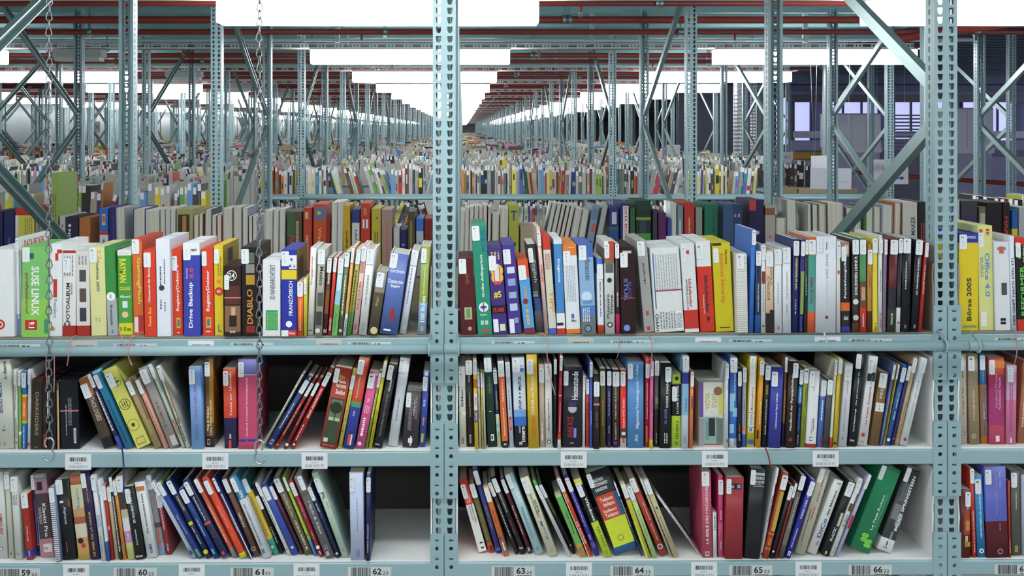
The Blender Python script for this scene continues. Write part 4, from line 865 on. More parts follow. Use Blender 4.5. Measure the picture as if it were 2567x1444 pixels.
FRONT['B'] = [
"p -6 20 -12 1185 1400|D2D2CE|grey-white|with red capitals|:-30|U:DES CAMPS:40-66:48-72:A8332C;L:30-50:50-70:C88A84:1;C:40:89:5:6A6A68;C:40:89:3.5:D2D2CE",
"p 22 36 -13 1183 1401|C6C4B4|beige|with worn foot mark|A:6|R:30-60:93-96:7A6A4A",
"p 38 56 -13 1195 1404|D0D1CA|white|with grey top print|H|L:20-80:22-34:8A8A88:3;L:30-60:92-94:8A8A88:1",
"p 66 84 -15 1234 1404|A42E24|red|with white lettering and blue foot|A:2|U:Der Körper:36-62:50-72:F0DCD8;B:86-96:3A3A9A;U:LÜBBE:36-60:87-95:D8D8F0;B:0-3:D8C0B0",
"p 85 101 -15 1190 1394|2C3468|navy|with pale left label|C|R:76-100:0-100:C8C8D0;B:85-87:C86A3A;L:30-50:30-84:6A7AB0:1",
"b 104 137 -22 1187 1398|4A3A40|wide brown-pink|with flowers and white lettering||B:0-7:7A7A78;B:7-24:A8788A;R:20-60:10-20:2A2024;D:Klavici Pro:44-72:36-76:E8E4E4;L:14-34:40-60:C8C0C4:3;B:78-100:B87A84;R:24-90:84-94:D8D4D6;H:box:30-60:87-91:B84A54;H:DANCING:14-80:2-5:C8C8C4",
"s 140 154 -19 1222 1410|7C86A8|blue and white spiral-bound|with white wire comb|:0|",
"p 156 192 -28 1201 1405|17171A|wide black|with a few white signs|:0:0.5|D:Alphans:36-60:34-56:C8C8CC;C:26:28:3:E8E8E8;C:38:28:3:E8E8E8;R:36-42:78-90:9A6A60;R:78-90:26-34:B83A34",
"p 196 226 -28 1190 1404|C8986A|brown and orange|with faces and pale slanted lettering||B:0-12:A05A38;D:cooking:40-76:16-40:7A9AA8;B:12-40:CFC8A0;B:50-58:A8603A;B:58-74:D8CDB8;C:40:78:7:2A1E1A;C:60:84:6:B04A38;B:90-100:C8A050",
"p 228 252 -35 1181 1404|33204E|purple|with gold lettering|:4:0.25|U:LE MIEL DE LA HAINE:34-56:46-96:C8A848;U:robert gaillard:40-60:8-38:C8A848",
"p 254 266 -28 1192 1408|D6D9DA|thin white|with two labels|4:0|R:10-90:46-60:A8B8D0;L:30-60:70-90:8A9AB8:1",
"p 268 275 -24 1202 1408|D8DCE4|thin white-blue|with blue foot|:0|B:76-100:3A62B0",
"p 277 286 -28 1216 1405|A83028|narrow red|with white mark|:0|U:SS:30-80:50-64:E8DCD8",
"p 288 298 -29 1220 1403|BDAF8E|narrow beige|with white top label|:0|",
"p 299 307 -34 1195 1404|26262A|thin black|with white lettering|:0|L:30-66:24-90:C8C8CC:1;B:84-88:3A5A8A",
"p 308 317 -36 1204 1404|D98A44|thin orange|with white top label|:0|L:40-60:30-80:B86A2A:1",
"p 320 338 -36 1194 1404|C0B49E|pale|with lilac and yellow foot|4:2|B:16-40:4A3A34;B:50-66:D8D8DE;B:66-80:B88AB4;B:80-100:C8C880;U:DAF:40-70:68-76:E8D8EC",
"p 340 364 -36 1220 1404|18191D|black|with white upright lettering|:4:0.25|U:ES SCHREIT IN MIR:40-64:4-50:EEEEEE;U:Ernst Kappeler:36-58:58-80:D8D8D8;H:Kösel:10-80:94-97:E8E8E8",
"p 368 394 -48 1208 1400|DFDFE0|white|with orange box and black lettering||R:10-90:6-12:D07A4A;U:Die unverstandene Katze:42-62:16-68:3A3A3E;U:KOSMOS:40-70:82-94:3A3AA0",
"p 396 415 -50 1190 1392|8A8C90|grey|with red and blue foot|:0:0.3|D:CIRE:40-70:20-46:B86A60;B:60-66:4A4A48;U:Offenbar:24-66:64-94:D84848;B:86-100:8AA8D0",
"p 417 431 -48 1236 1392|92303A|dark rose|with small white lettering|:0|L:34-60:20-60:D8A8B0:1;U:METZUS:36-66:82-94:E8D0D4",
"p 482 494 -114 1207 1402|A9B2C8|lilac grey|with blue square foot|I:2|L:34-60:30-86:C8D0DC:1;R:10-80:90-95:3A4A90",
"p 498 512 -109 1210 1402|344A9C|blue|with white lettering and green foot|O:0|B:0-4:8AB84A;D:Fügen von Kunststoffen:36-60:36-76:D8E0F0;R:20-80:88-98:5A9A6A",
"p 518 533 -106 1202 1402|232A58|navy|with yellow lettering and yellow star|4:4|D:Langenscheidts:40-80:22-40:D8D03A;R:10-90:54-58:D8D03A;D:Lesen / Autoren:30-60:60-82:D8D8E8;C:50:92:6:D8C830",
"p 537 553 -92 1225 1402|1F3A80|dark blue|with teal numeral|Y:3|D:Leasing-Ratgeber:36-62:40-72:D8E4F4;H:1:20-70:87-94:5AA8B8",
"p 558 578 -104 1203 1402|1E2548|dark navy|with red band and red triangle|E:5:0.7|D:Konstruieren mit Kun:30-54:22-52:E0E4EC;R:0-100:54-57:D84A3C;D:Vieweg:36-54:64-74:C83A44;R:30-66:92-96:D8483A;B:98-100:5A4A8A",
"p 584 597 -101 1201 1400|C2553A|rust|with grey head and foot|:0|L:34-60:34-80:E8B8A0:1;B:88-100:8A8684;D:CE:20-60:8-18:D04A3A",
"p 603 622 -100 1197 1402|D7442A|bright red|with yellow foot and white lettering|:8:0.4|R:20-60:2-6:3A4AB0;D:Lesen lernen mit System:36-54:32-66:F0D8CC;D:Elvino:36-54:70-80:E8A03A;B:94-100:D4CC3E",
"p 626 634 -96 1198 1402|2C3470|thin blue and white|with blue slanted lettering|M|R:60-100:20-100:D8D8DC;D:L'HARMONIE:10-60:40-70:8A9AD0",
"p 637 653 -84 1197 1398|6E4C40|brown|with cream capitals|:3:0.6|D:NÉRON:34-70:42-66:E4DCD0;C:44:90:6:C8BCA8;C:44:90:4.5:6E4C40",
"p 661 682 -89 1195 1402|DADDE2|white|with blue upper third and white letters|:2:0.5|B:0-28:3A7CA8;D:BEIL:44-84:18-28:E8F0F4;D:LES CRIMES PASSIONNELS:36-56:34-84:4A5A78;R:20-50:89-94:3A6AA8",
"p 686 701 -84 1197 1393|D6B440|yellow|with teal foot|:3:0.6|B:0-18:2A6A60;L:24-60:24-76:6A5A20:2;B:80-100:3E9A8A;C:40:90:4:8AD0C0",
"p 703 713 -82 1215 1390|1B1A1C|narrow black|with white capitals|:30:0.8|D:E POUR TOUS:34-64:60-86:E0E0E0",
"p 721 731 -84 1209 1393|D9DBE0|thin white|with grey upright print|:0|L:36-60:16-60:6A6A70:1;R:30-60:92-93:3A3A3E",
"p 733 751 -82 1214 1393|3A50A4|blue|with pale label and small flower|:6:0.6|C:50:90:4:A8B8E0",
"p 753 764 -82 1218 1391|4C2032|maroon|with grey top label|:0|R:30-60:94-98:8A3A48",
"p 766 786 -84 1197 1393|6A6046|brown olive|with white hand lettering|8:2:0.8|D:And She Me Now:40-66:22-52:D8C8B8;D:CECELIA AHERN:44-70:56-88:E8E4D8;R:40-66:90-94:E8D8C8;R:50-56:90-94:B84A3A",
"p 788 796 -82 1195 1395|A8BC4A|thin yellow-green|with blue foot|:1|B:80-100:5A8AC8;C:50:74:2:3A5A8A",
"p 801 813 -80 1203 1397|A4283C|crimson|with white disc at the foot|:6:0.9|D:Butter Bolligs Teebuch:40-62:20-60:F0D0D8;D:Teatime:40-62:64-80:F0D0D8;C:50:88:5:F0E8EA;R:40-60:93-97:F0E8EA",
"p 818 841 -84 1195 1402|6A686E|dark grey|with pale serif lettering|D:0:0.55|B:20-24:6A5A4A;D:Milch & Käse:46-76:28-74:CDC8BC;L:34-70:84-90:A8A4A8:2;R:20-60:92-97:B8A8A0",
"p 844 855 -76 1220 1400|222A4C|narrow navy|with white lettering|A:0|D:MAHRT:36-66:24-36:E4E8F0;D:HAU:36-60:38-46:5A6AA0;C:50:94:3:C8CCD8",
"p 858 876 -79 1185 1399|B7CBB8|pale green|with black and red letters|Y:14:0.6|D:PIL:40-80:24-32:2A2E2A;D:Larry:56-84:34-44:C8705A;L:44-60:90-94:6A8A7A:2",
"p 879 914 -4 1186 1405|BFC6E2|wide lilac|with blue foot mark|K:8:0.35|L:50-56:28-68:8A90B0:1;L:40-66:88-96:5A6AC8:3",
"p 916 928 2 1188 1408|1F2558|narrow navy|with white lettering low down|F:8|U:EUGENE ORMANDY:34-60:54-94:C8CCE0",
"h 1200 1222 -51 1203 1387|CC3A2E|red|with white lower panel and black square|V:10:0.6|L:30-70:24-32:F0C8C0:2;R:4-100:34-99:E2E2E0;D:Landesrecht:34-50:36-56:5A5A5C;D:Reichsland-Pfalz:60-80:34-60:5A5A5C;R:44-80:86-95:222226;C:62:90.5:5:E2E2E0",
"p 1226 1241 -52 1212 1387|5E5A2C|olive|with red foot|:0|B:86-100:C4482C;D:GOURNAY ARBOGH:34-60:30-84:8A8244;R:40-70:90-97:2A1A16",
"p 1245 1259 -62 1177 1388|2E2E78|violet blue|with gold lettering|:2:0.6|D:ANGST LESEN:36-64:44-72:9A8A54;B:94-97:5A6AB8",
"p 1263 1277 -53 1220 1396|D87A3A|orange|with blue foot and yellow top|:2:0.3|B:0-5:D8A83A;C:40:14:8:3A6AB0;D:Das kleine:30-70:34-54:C8342C;R:36-76:78-94:3A6AC0;R:44-66:80-92:D8E4F4;C:40:74:4:4A4AB0",
"p 1292 1303 -70 1213 1391|202024|narrow black|with small white print|V:-16|L:36-60:30-76:B8B8BC:1",
"p 1306 1321 -78 1195 1391|18181B|black|with white slanted capitals|:4:0.7|D:L'ENFANT CAPUCHON:36-62:20-46:C8C8CC;D:Mein Leben:30-60:56-74:A83A48;H:Tosa:10-80:90-94:D8D8DC",
"p 1325 1336 -72 1201 1389|5A2028|dark red and black|with white lettering|:0|D:Mein Leben und Sterben:34-64:34-76:E8E0E0;B:24-30:5A2028;H:X:20-80:92-97:F0F0F0",
"p 1343 1366 -80 1188 1392|A9C6CC|pale aqua|with white capitals|:0:0.4|D:CORE:40-84:18-36:E8F0F0;D:MARCELLE FAY:40-60:42-66:6A9AA8;L:30-50:46-80:7AA0A8:1;R:40-60:92-95:4A8AA0",
"p 1377 1401 -75 1197 1397|CFCBB0|cream|with black capitals and blue key|X:4:0.6|D:DIGITAL:60-84:30-46:3A3A34;D:DICTIONARY:36-58:22-52:3A3A34;R:40-60:56-62:3A4A7A;R:50-66:62-80:8A96A8;R:44-60:76-78:3A4A7A;L:30-70:92-94:9A9680:1",
"p 1424 1434 -90 1207 1397|D8DCDC|thin white|with green top|:10|B:0-12:3AA04A;L:36-60:50-90:8A9098:1",
"p 1436 1446 -92 1214 1390|1F1E1A|narrow black|with yellow lettering|:0|D:Die Reise nach:36-70:14-50:B89A2A;H:CH:20-80:86-90:C8B8A0",
"p 1455 1473 -65 1241 1398|6EAF5E|green|with dark lettering and ochre foot||D:Willi Wilberg:40-72:22-68:5A3A2A;B:80-100:C89A40;C:50:88:4:6A7A8A;B:0-4:8ACA7A",
"p 1476 1488 -83 1198 1397|C93A34|red|with cream edge and white capitals|V:0|R:0-20:20-100:DCD8A0;D:DR OETKER:40-80:56-84:F0D8D8;D:Librio:40-80:18-32:E8C0A0",
"p 1492 1505 -82 1190 1395|372A8C|violet blue|with white lettering|H:8|D:Introduction to Materials Management:34-60:18-66:D8D4F0;B:84-90:5A5AB0;L:30-60:74-80:A8A0D8:1",
"p 1516 1537 -80 1202 1399|1A1C1C|black|with white lettering and lime foot|K:8:0.7|B:0-8:C8C03A;D:Windows:42-82:24-54:EEF0F0;B:55-100:C9D83A;D:LES NULS:50-78:62-88:5A7A2A;L:40-60:92-96:6A8A2A:2",
"h 1541 1605 -78 1180 1394|1C1B1E|very wide black|with red, yellow and blue blocks|:0:0.2|H:NUOVO:22-64:9-13:E0E0E0;H:DIZIONARIO:10-78:14-18:E0E0E0;H:SANSONI:16-68:20-24:E0E0E0;R:8-92:29-58:D24A30;H:Tedesco:20-76:32-37:F0E4DC;H:Italiano:28-76:38-43:F0E4DC;H:Italiano:20-76:46-50:F0E4DC;H:Tedesco:20-76:51-56:F0E4DC;R:8-100:58-91:D2DC3C;C:50:82:8:8A8A30;C:50:82:6:D2DC3C;R:84-100:29-58:2C5A90;B:91-100:2C5A90",
"p 1607 1612 -70 1208 1395|2B4A80|thin blue|with orange marks|:0|L:20-80:24-60:E0A060:1",
"p 1620 1633 -66 1213 1400|D2C83C|yellow|with pink edge|:0|B:18-22:C84A80;R:0-40:50-100:C8D060",
"p 1636 1650 -66 1222 1400|B6CC8A|pale green|with dark green lettering|W:-4|D:Koche und lebe gesund:40-68:26-76:3A5A30",
"p 1656 1675 -82 1202 1396|A83A2C|red|with cream lettering|K:-10:0.8|D:SERITA ANN JAKES:50-70:30-54:E8CFA8;D:Sehnsucht Frauen:46-64:58-80:E8CFA8;C:50:88:7:D8E0E8;C:50:88:5:A83A2C",
"p 1681 1687 -78 1200 1398|C2B89A|thin beige|with grey label|:4|",
"p 1689 1704 -78 1204 1399|C0B28C|beige|with small dark emblem|:0:0.3|C:50:36:3:4A4A40;D:Rationale Textverarbeitung:36-58:44-84:5A5444",
"p 1752 1758 -107 1242 1392|D9DBDE|thin white|leaning alone against the pink book|:2|L:30-66:30-90:5A5A60:1",
"p 1761 1786 -3 1181 1398|BE5068|pink|with white upright capitals|6:0|U:LA BIBLE DES MACARONS:36-64:18-84:EED8DC;R:26-68:93-98:E8D8DC;R:30-64:94-97:B84A60",
"p 1788 1798 -1 1285 1398|DCDCD8|short white|with dark print|||L:36-60:6-40:3A3A3E:1",
"p 1801 1814 -1 1193 1397|C0306C|narrow magenta|with white lettering|9:9|U:Rosen:36-64:42-54:EED0DC;B:58-100:C85A84;C:40:96:3:C83A3A;L:40-56:80-90:EEC0D0:1",
"h 1816 1862 4 1196 1402|9C3038|very wide red cloth|with small black title plate|:4:0.1|R:22-86:8-15:1E1A2A;L:28-80:9.5-13.5:B8B0C0:2",
"h 1865 1903 17 1176 1403|202023|very wide black cloth|with white title block|:2:0.2|H:FRIEDRICH:26-96:8-12:D8D8DA;H:DER GROSSE:26-96:12.6-16:D8D8DA;L:24-96:5-7:B8B8BC:1;R:24-98:4-4.6:D8D8DA;R:24-98:19-19.6:D8D8DA;L:24-80:16.6-18:A8A8AC:1",
"p 1904 1910 43 1173 1402|C8C8CC|thin grey|with black foot mark|:0|L:30-66:30-60:6A6A70:1;R:20-80:93-96:2A2A2E",
"p 1911 1927 52 1185 1403|9E3A22|rust red|with gold panel|M:6|R:30-92:22-68:C0A048;B:71-72:D8A848;B:88-89:D8A848;L:30-66:76-84:D8A848:2",
"p 1929 1939 52 1217 1403|1D2024|black|with white top label|R|C:40:90:3:C8CCD0",
"p 1941 1948 52 1211 1403|7A2226|thin dark red|with small photo top|:0|R:0-100:2-8:B83A34",
"p 1950 1964 58 1192 1404|6E6A5C|grey landscape|with white slanted lettering|:0|B:0-20:2A2A28;U:Die Schönheit der Schöpfung:36-62:20-70:D8D8D0;B:84-100:5A4E42",
"p 1967 1981 66 1203 1404|2E3098|bright blue|with white capitals|:4:0.8|U:TIERE DER G:34-68:20-50:E8E8F4;U:RICO NESTMANN:34-62:62-86:D8D8F0;R:20-70:91-96:E8E8F4;R:30-60:92.5-94.5:2E3098",
"p 1990 2018 66 1176 1393|BFB9A6|wide beige|with red and black lettering|:0:0.35|U:JULIEN LEPERS:52-70:8-40:A84A40;U:LES MAUVAISES MANIÈRES:20-34:48-86:4A463C;U:l'ahurie:44-62:44-60:C23A34;L:30-50:88-94:9A9686:1",
"p 2021 2047 70 1204 1392|DDDDD8|white|with red and blue lettering||U:DiCo:34-76:52-78:3A5A98;U:des Métiers:46-70:14-48:4A4A50;U:le:50-70:82-88:5A5A60;H:INSEP:40-80:3-6:8A8A8E;R:46-66:67-69:C8484A",
"p 2057 2077 70 1207 1396|1D1D1F|black|with white and green lettering|O:2:0.9|U:PLASTIC:36-76:62-80:E8E8E8;R:50-90:42-60:8A9A3A;R:60-90:42-60:C8C8C4;R:36-60:94-98:D8C84A",
"p 2079 2091 74 1200 1397|DBDCD8|white|with small photo and black lettering|O:2|R:10-90:32-42:6A4A38;U:Dr Quinn:20-64:46-62:4A4A4A;L:66-86:48-66:8A8A8A:1;L:30-60:88-96:9A9A9A:1",
"p 2093 2102 84 1190 1397|B6AFCB|thin lilac|with magenta panel|:0|R:0-100:50-66:A8305C",
"h 2124 2180 84 1172 1389|25875A|very wide green|with lime dot pattern|:2:0.22|U:Le Petit Robert:58-70:32-74:BEE0CC;U:Dictionnaire de la Langue Française:76-82:26-74:8AC4A4;C:42:82:6:7AC84A;C:54:82:6:7AC84A;C:42:87:6:7AC84A;C:54:87:6:7AC84A;C:66:88:6:7AC84A;C:78:87:6:7AC84A;C:78:92:6:7AC84A;C:66:92:6:7AC84A;B:0-4:1E6A4A",
"p 2195 2234 77 1176 1388|3A3B3F|wide grey photo|with white slanted capitals|:0:0.2|R:20-80:18-40:5E6064;R:10-60:44-62:7C7E82;R:50-90:56-68:8C8E90;U:BRUCE SPRINGSTEEN:62-82:8-74:F0F0F2;U:DIOS:50-66:76-84:D8D8DC;B:85-100:E2E3E4;R:44-52:88-93:2E2E32;L:30-60:95-96:6A6A6E:1",
"p 2403 2433 -7 1226 1399|5E2020|dark red|with fire picture and gold numerals|4:6:0.55|R:30-90:30-66:A04A2C;R:50-90:46-60:C88A50;U:TOP:60-90:20-30:E8C8C0;H:500:40-96:76-84:D8BE4A;R:44-70:68-76:D8B898",
"p 2438 2449 -14 1174 1398|C03628|narrow red|with white lettering|3:0|U:Réussir la version en ALLEMAND:34-62:48-94:F0D8D0",
"p 2451 2472 -11 1191 1398|2E7FB8|blue|with white capitals and white disc|M:9:0.7|U:1000 IRRTÜMER DER ALLGEMEINE:40-66:22-76:D4E8F4;C:50:92:6:E8F0F4;C:50:92:3:6A5A50",
"h 2474 2529 -7 1170 1399|5C64B8|very wide blue|with maroon lower third|K:6:0.28|B:60-100:5E1A26;D:Beyer - Walter:66-73:6-24:C8C8E8;D:Lehrbuch der Organischen Chemie:48-56:6-52:A8B090;L:62-66:62-70:C8A0A8:1;C:62:93:7:C09098;C:62:93:5:5E1A26",
"p 2530 2535 -3 1205 1398|B43A34|thin red|with white edge||L:30-66:76-94:E8C8C4:1",
"p 2536 2560 -3 1180 1393|5A5A50|grey olive|with yellow loop mark|C:4:0.6|U:Oswald Beyer:46-66:24-46:C8C8BC;C:50:90:4:C8C84A;C:50:94:4:C8C84A;C:50:90:2:5A5A50;C:50:94:2:5A5A50",
"p 2562 2590 -2 1190 1393|A8A8C0|lilac grey|cut by the picture edge|:-30|",
]

# ------------------------------------------------------------------ book and box builder
def plan(t, D, w, r):
    o = [(-t/2, D), (-t/2, r), (-t/2+r*0.3, r*0.3), (-t/2+r, 0), (t/2-r, 0), (t/2-r*0.3, r*0.3), (t/2, r), (t/2, D)]
    i = [(t/2-w, D), (t/2-w, w), (-t/2+w, w), (-t/2+w, D)]
    return o, i
def print_on(mb, els, t, h, y0=-0.0003, flip=False):
    y = y0; n = 0
    for e in els:
        p = e.split(':'); c = p[0]
        if c == 'B' or not e: continue
        n += 1; y -= 0.00007
        if c in 'HUD' and len(p) >= 5:
            xa, xb = [float(v)/100 for v in p[2].split('-')]; ya, yb = [float(v)/100 for v in p[3].split('-')]
            put_text(mb, p[1], -t/2+xa*t, -t/2+xb*t, h*(1-yb), h*(1-ya), y, mat(p[4], noise=0, rough=0.45), c, True)
        elif c == 'R':
            xa, xb = [float(v)/100 for v in p[1].split('-')]; ya, yb = [float(v)/100 for v in p[2].split('-')]
            xa, xb = -t/2+xa*t, -t/2+xb*t
            mb.quad((xa,y,h*(1-yb)),(xb,y,h*(1-yb)),(xb,y,h*(1-ya)),(xa,y,h*(1-ya)), mat(p[3], noise=0.12, scale=90))
        elif c == 'C':
            cx = -t/2 + float(p[1])/100*t; cz = h*(1-float(p[2])/100); r = float(p[3])/1000
            r = min(r, t/2-abs(cx)) if r < t else r
            r = max(r, 0.0008); k = len(mb.v); N = 18
            mb.v += [(cx+r*math.cos(2*math.pi*j/N), y, cz+r*math.sin(2*math.pi*j/N)) for j in range(N)]
            mb.face(tuple(k+j for j in range(N)), mat(p[4], noise=0))
        elif c == 'L':
            xa, xb = [float(v)/100 for v in p[1].split('-')]; ya, yb = [float(v)/100 for v in p[2].split('-')]
            rows = int(p[4]) if len(p) > 4 else 1
            put_lines(mb, -t/2+xa*t, -t/2+xb*t, h*(1-yb), h*(1-ya), y, mat(p[3], noise=0, rough=0.5), True, int(xa*100+ya*1000), rows)
def bands_of(els, base):
    cuts = [(0.0, 1.0, base)]
    for e in els:
        if not e.startswith('B:'): continue
        p = e.split(':'); a, b = [float(v)/100 for v in p[1].split('-')]
        new = []
        for (x, y, c) in cuts:
            if y <= a or x >= b: new.append((x, y, c)); continue
            if x < a: new.append((x, a, c))
            if y > b: new.append((b, y, c))
        new.append((a, b, p[2])); cuts = sorted(new)
    return cuts
PAPERB = ['D9D5CA', 'CFCABD', 'E0DDD4', 'C9C1AE']
def make_volume(kind, t, h, D, color, els, name=None, lbl=None, flip=False):
    """returns (root Empty); front face (spine) at local y=0 looking to -Y, base at z=0"""
    root = empty('software_box' if kind == 'b' else 'book')
    cuts = bands_of(els, color); mb = M()
    gloss = 0.3 if kind == 'b' else 0.38
    if kind == 'b':
        r = 0.0008
        pl = [(-t/2, D), (-t/2, r), (-t/2+r, 0), (t/2-r, 0), (t/2, r), (t/2, D)]
        for a, b, c in cuts:
            z1, z0 = h*(1-a), h*(1-b); m = mat(c, rough=gloss)
            n = len(mb.v); k = len(pl); mb.v += [(x,y,z0) for x,y in pl] + [(x,y,z1) for x,y in pl]
            for i in range(k):
                j = (i+1) % k; mb.face((n+i, n+j, n+k+j, n+k+i), m)
            if b >= 0.999: mb.face(tuple(n+i for i in reversed(range(k))), m)
            if a <= 0.001:
                # tucked lid: a faint fold line
                mb.face(tuple(n+k+i for i in range(k)), mat(c, rough=0.75, spec=0.15, noise=0.1, scale=30))
        n = len(mb.v); mb.box(-t/2+0.001, t/2-0.001, D*0.48, D*0.48+0.0008, h-0.0005, h+0.0003, mat('6A6A66', noise=0))
        print_on(mb, els, t, h)
        q = t/2
        for e in els:
            p = e.split(':')
            if p[0] == 'Q':                     # patch on the right-hand side of the box
                ya, yb = [float(v)/100*D for v in p[1].split('-')]; za, zb = [h*(1-float(v)/100) for v in p[2].split('-')]
                q += 0.0001; mb.quad((q,ya,zb),(q,yb,zb),(q,yb,za),(q,ya,za), mat(p[3], noise=0.15, scale=60))
            elif p[0] == 'S':                   # writing on the right-hand side
                ya, yb = [float(v)/100*D for v in p[2].split('-')]; za, zb = [h*(1-float(v)/100) for v in p[3].split('-')]
                vs, fs, _a = text_geo(p[1], True); n = len(mb.v); q += 0.0001
                mb.v += [(q, ya+a*(yb-ya), zb+b*(za-zb)) for a, b in vs]
                for f in fs: mb.face(tuple(n+i for i in f), mat(p[4], noise=0))
        mb.build('box_body', root)
    else:
        hard = kind == 'h'; w = 0.0022 if hard else 0.0011; r = min(t*0.3, 0.0026)
        o, i_ = plan(t, D, min(w, t*0.2), r)
        for a, b, c in cuts:
            z1, z0 = h*(1-a), h*(1-b); m = mat(c, rough=gloss)
            pl = o + i_; n = len(mb.v); k = len(pl)
            mb.v += [(x,y,z0) for x,y in pl] + [(x,y,z1) for x,y in pl]
            for q in range(k):
                j = (q+1) % k; mb.face((n+q, n+j, n+k+j, n+k+q), m, q < 7 and q > 0)
            # rims top and bottom as quads between outer and inner outline
            pairs = [(0, 11), (1, 10), (3, 10), (4, 9), (6, 9), (7, 8)]
            for top in (0, 1):
                if (top and a > 0.001) or (not top and b < 0.999): continue
                q = n + k*top
                for f in ((0,1,10,11),(1,2,3,10),(3,4,9,10),(4,5,6,9),(6,7,8,9)):
                    mb.face(tuple(q+v for v in (reversed(f) if not top else f)), m)
        if kind == 's':
            # wire comb at the spine
            z = 0.004
            cvm = mat('E4E2DC', rough=0.4)
            while z < h-0.004:
                mb.box(-t/2-0.0002, t/2-0.001, -0.0016, -0.0004, z, z+0.0022, cvm); z += 0.0052
        print_on(mb, els, t, h)
        mb.build('cover', root)
        pg = M(); g = 0.003 if hard else 0.0006; w2 = min(w, t*0.2)+0.0001
        pg.box(-t/2+w2, t/2-w2, w2, D-(0.003 if hard else 0.0008), g, h-g, PAGES)
        pg.build('page_block', root)
    return root
def add_sticker(root, t, h, spec, seed):
    if not spec: return
    p = spec.split(':'); letter = p[0]; off = float(p[1]) if len(p) > 1 and p[1] else 0.0
    if off <= -30: return
    wf = float(p[2]) if len(p) > 2 else None
    off = max(off, -4)/1000
    wd = min(t*0.96, 0.0185) if wf is None else min(t*0.96, max(t*wf, 0.012))
    if wf is not None and wf > 0.5: xa = t*0.48-wd if wf in (0.55,) else -t*0.48
    else: xa = -t*0.48
    ht = 0.037; y = -0.0020; mb = M()
    z1 = h-off-0.001; z0 = z1-ht; c = 0.002 if wd > 0.008 else 0.0005
    n = len(mb.v)
    pts = [(xa, z0+c), (xa+c, z0), (xa+wd-c, z0), (xa+wd, z0+c), (xa+wd, z1-c), (xa+wd-c, z1), (xa+c, z1), (xa, z1-c)]
    for yy in (y, y+0.0014): mb.v += [(x, yy, z) for x, z in pts]
    mb.face(tuple(n+i for i in range(8)), STICK)
    for i in range(8): mb.face((n+i, n+8+i, n+8+(i+1) % 8, n+(i+1) % 8), STICK)
    if letter: put_text(mb, letter, xa+wd*0.22, xa+min(wd*0.78, wd*0.22+0.006), z1-0.009, z1-0.0045, y-0.0001, INK, 'H', False)
    xm = xa+wd*0.45
    for j in range(3):
        zz = z1-0.0145-j*0.0065; mb.quad((xm-0.0012,y-0.0001,zz),(xm+0.0008,y-0.0001,zz),(xm+0.0008,y-0.0001,zz+0.0018),(xm-0.0012,y-0.0001,zz+0.0018), INKL)
    mb.build('spine_label', root)

def fit_words(parts, limit=16):
    s = ' '.join(p for p in parts[:3] if p)
    s = ', '.join([s] + [p for p in parts[3:] if p])
    return s if len(s.split()) <= limit else None
USED = {}
def volume_label(look, noun, detail, rel, place):
    for combo in ([look, noun, detail, rel, place], [look, noun, detail, '', place], [look, noun, detail.split(' and ')[0], rel, place], [look, noun, '', rel, place], [look, noun, detail]):
        s = fit_words(combo)
        if s and s not in USED: USED[s] = 1; return s
    s = ' '.join([look, noun, rel, place]); USED[s] = 1
    return ' '.join(s.split()[:16])

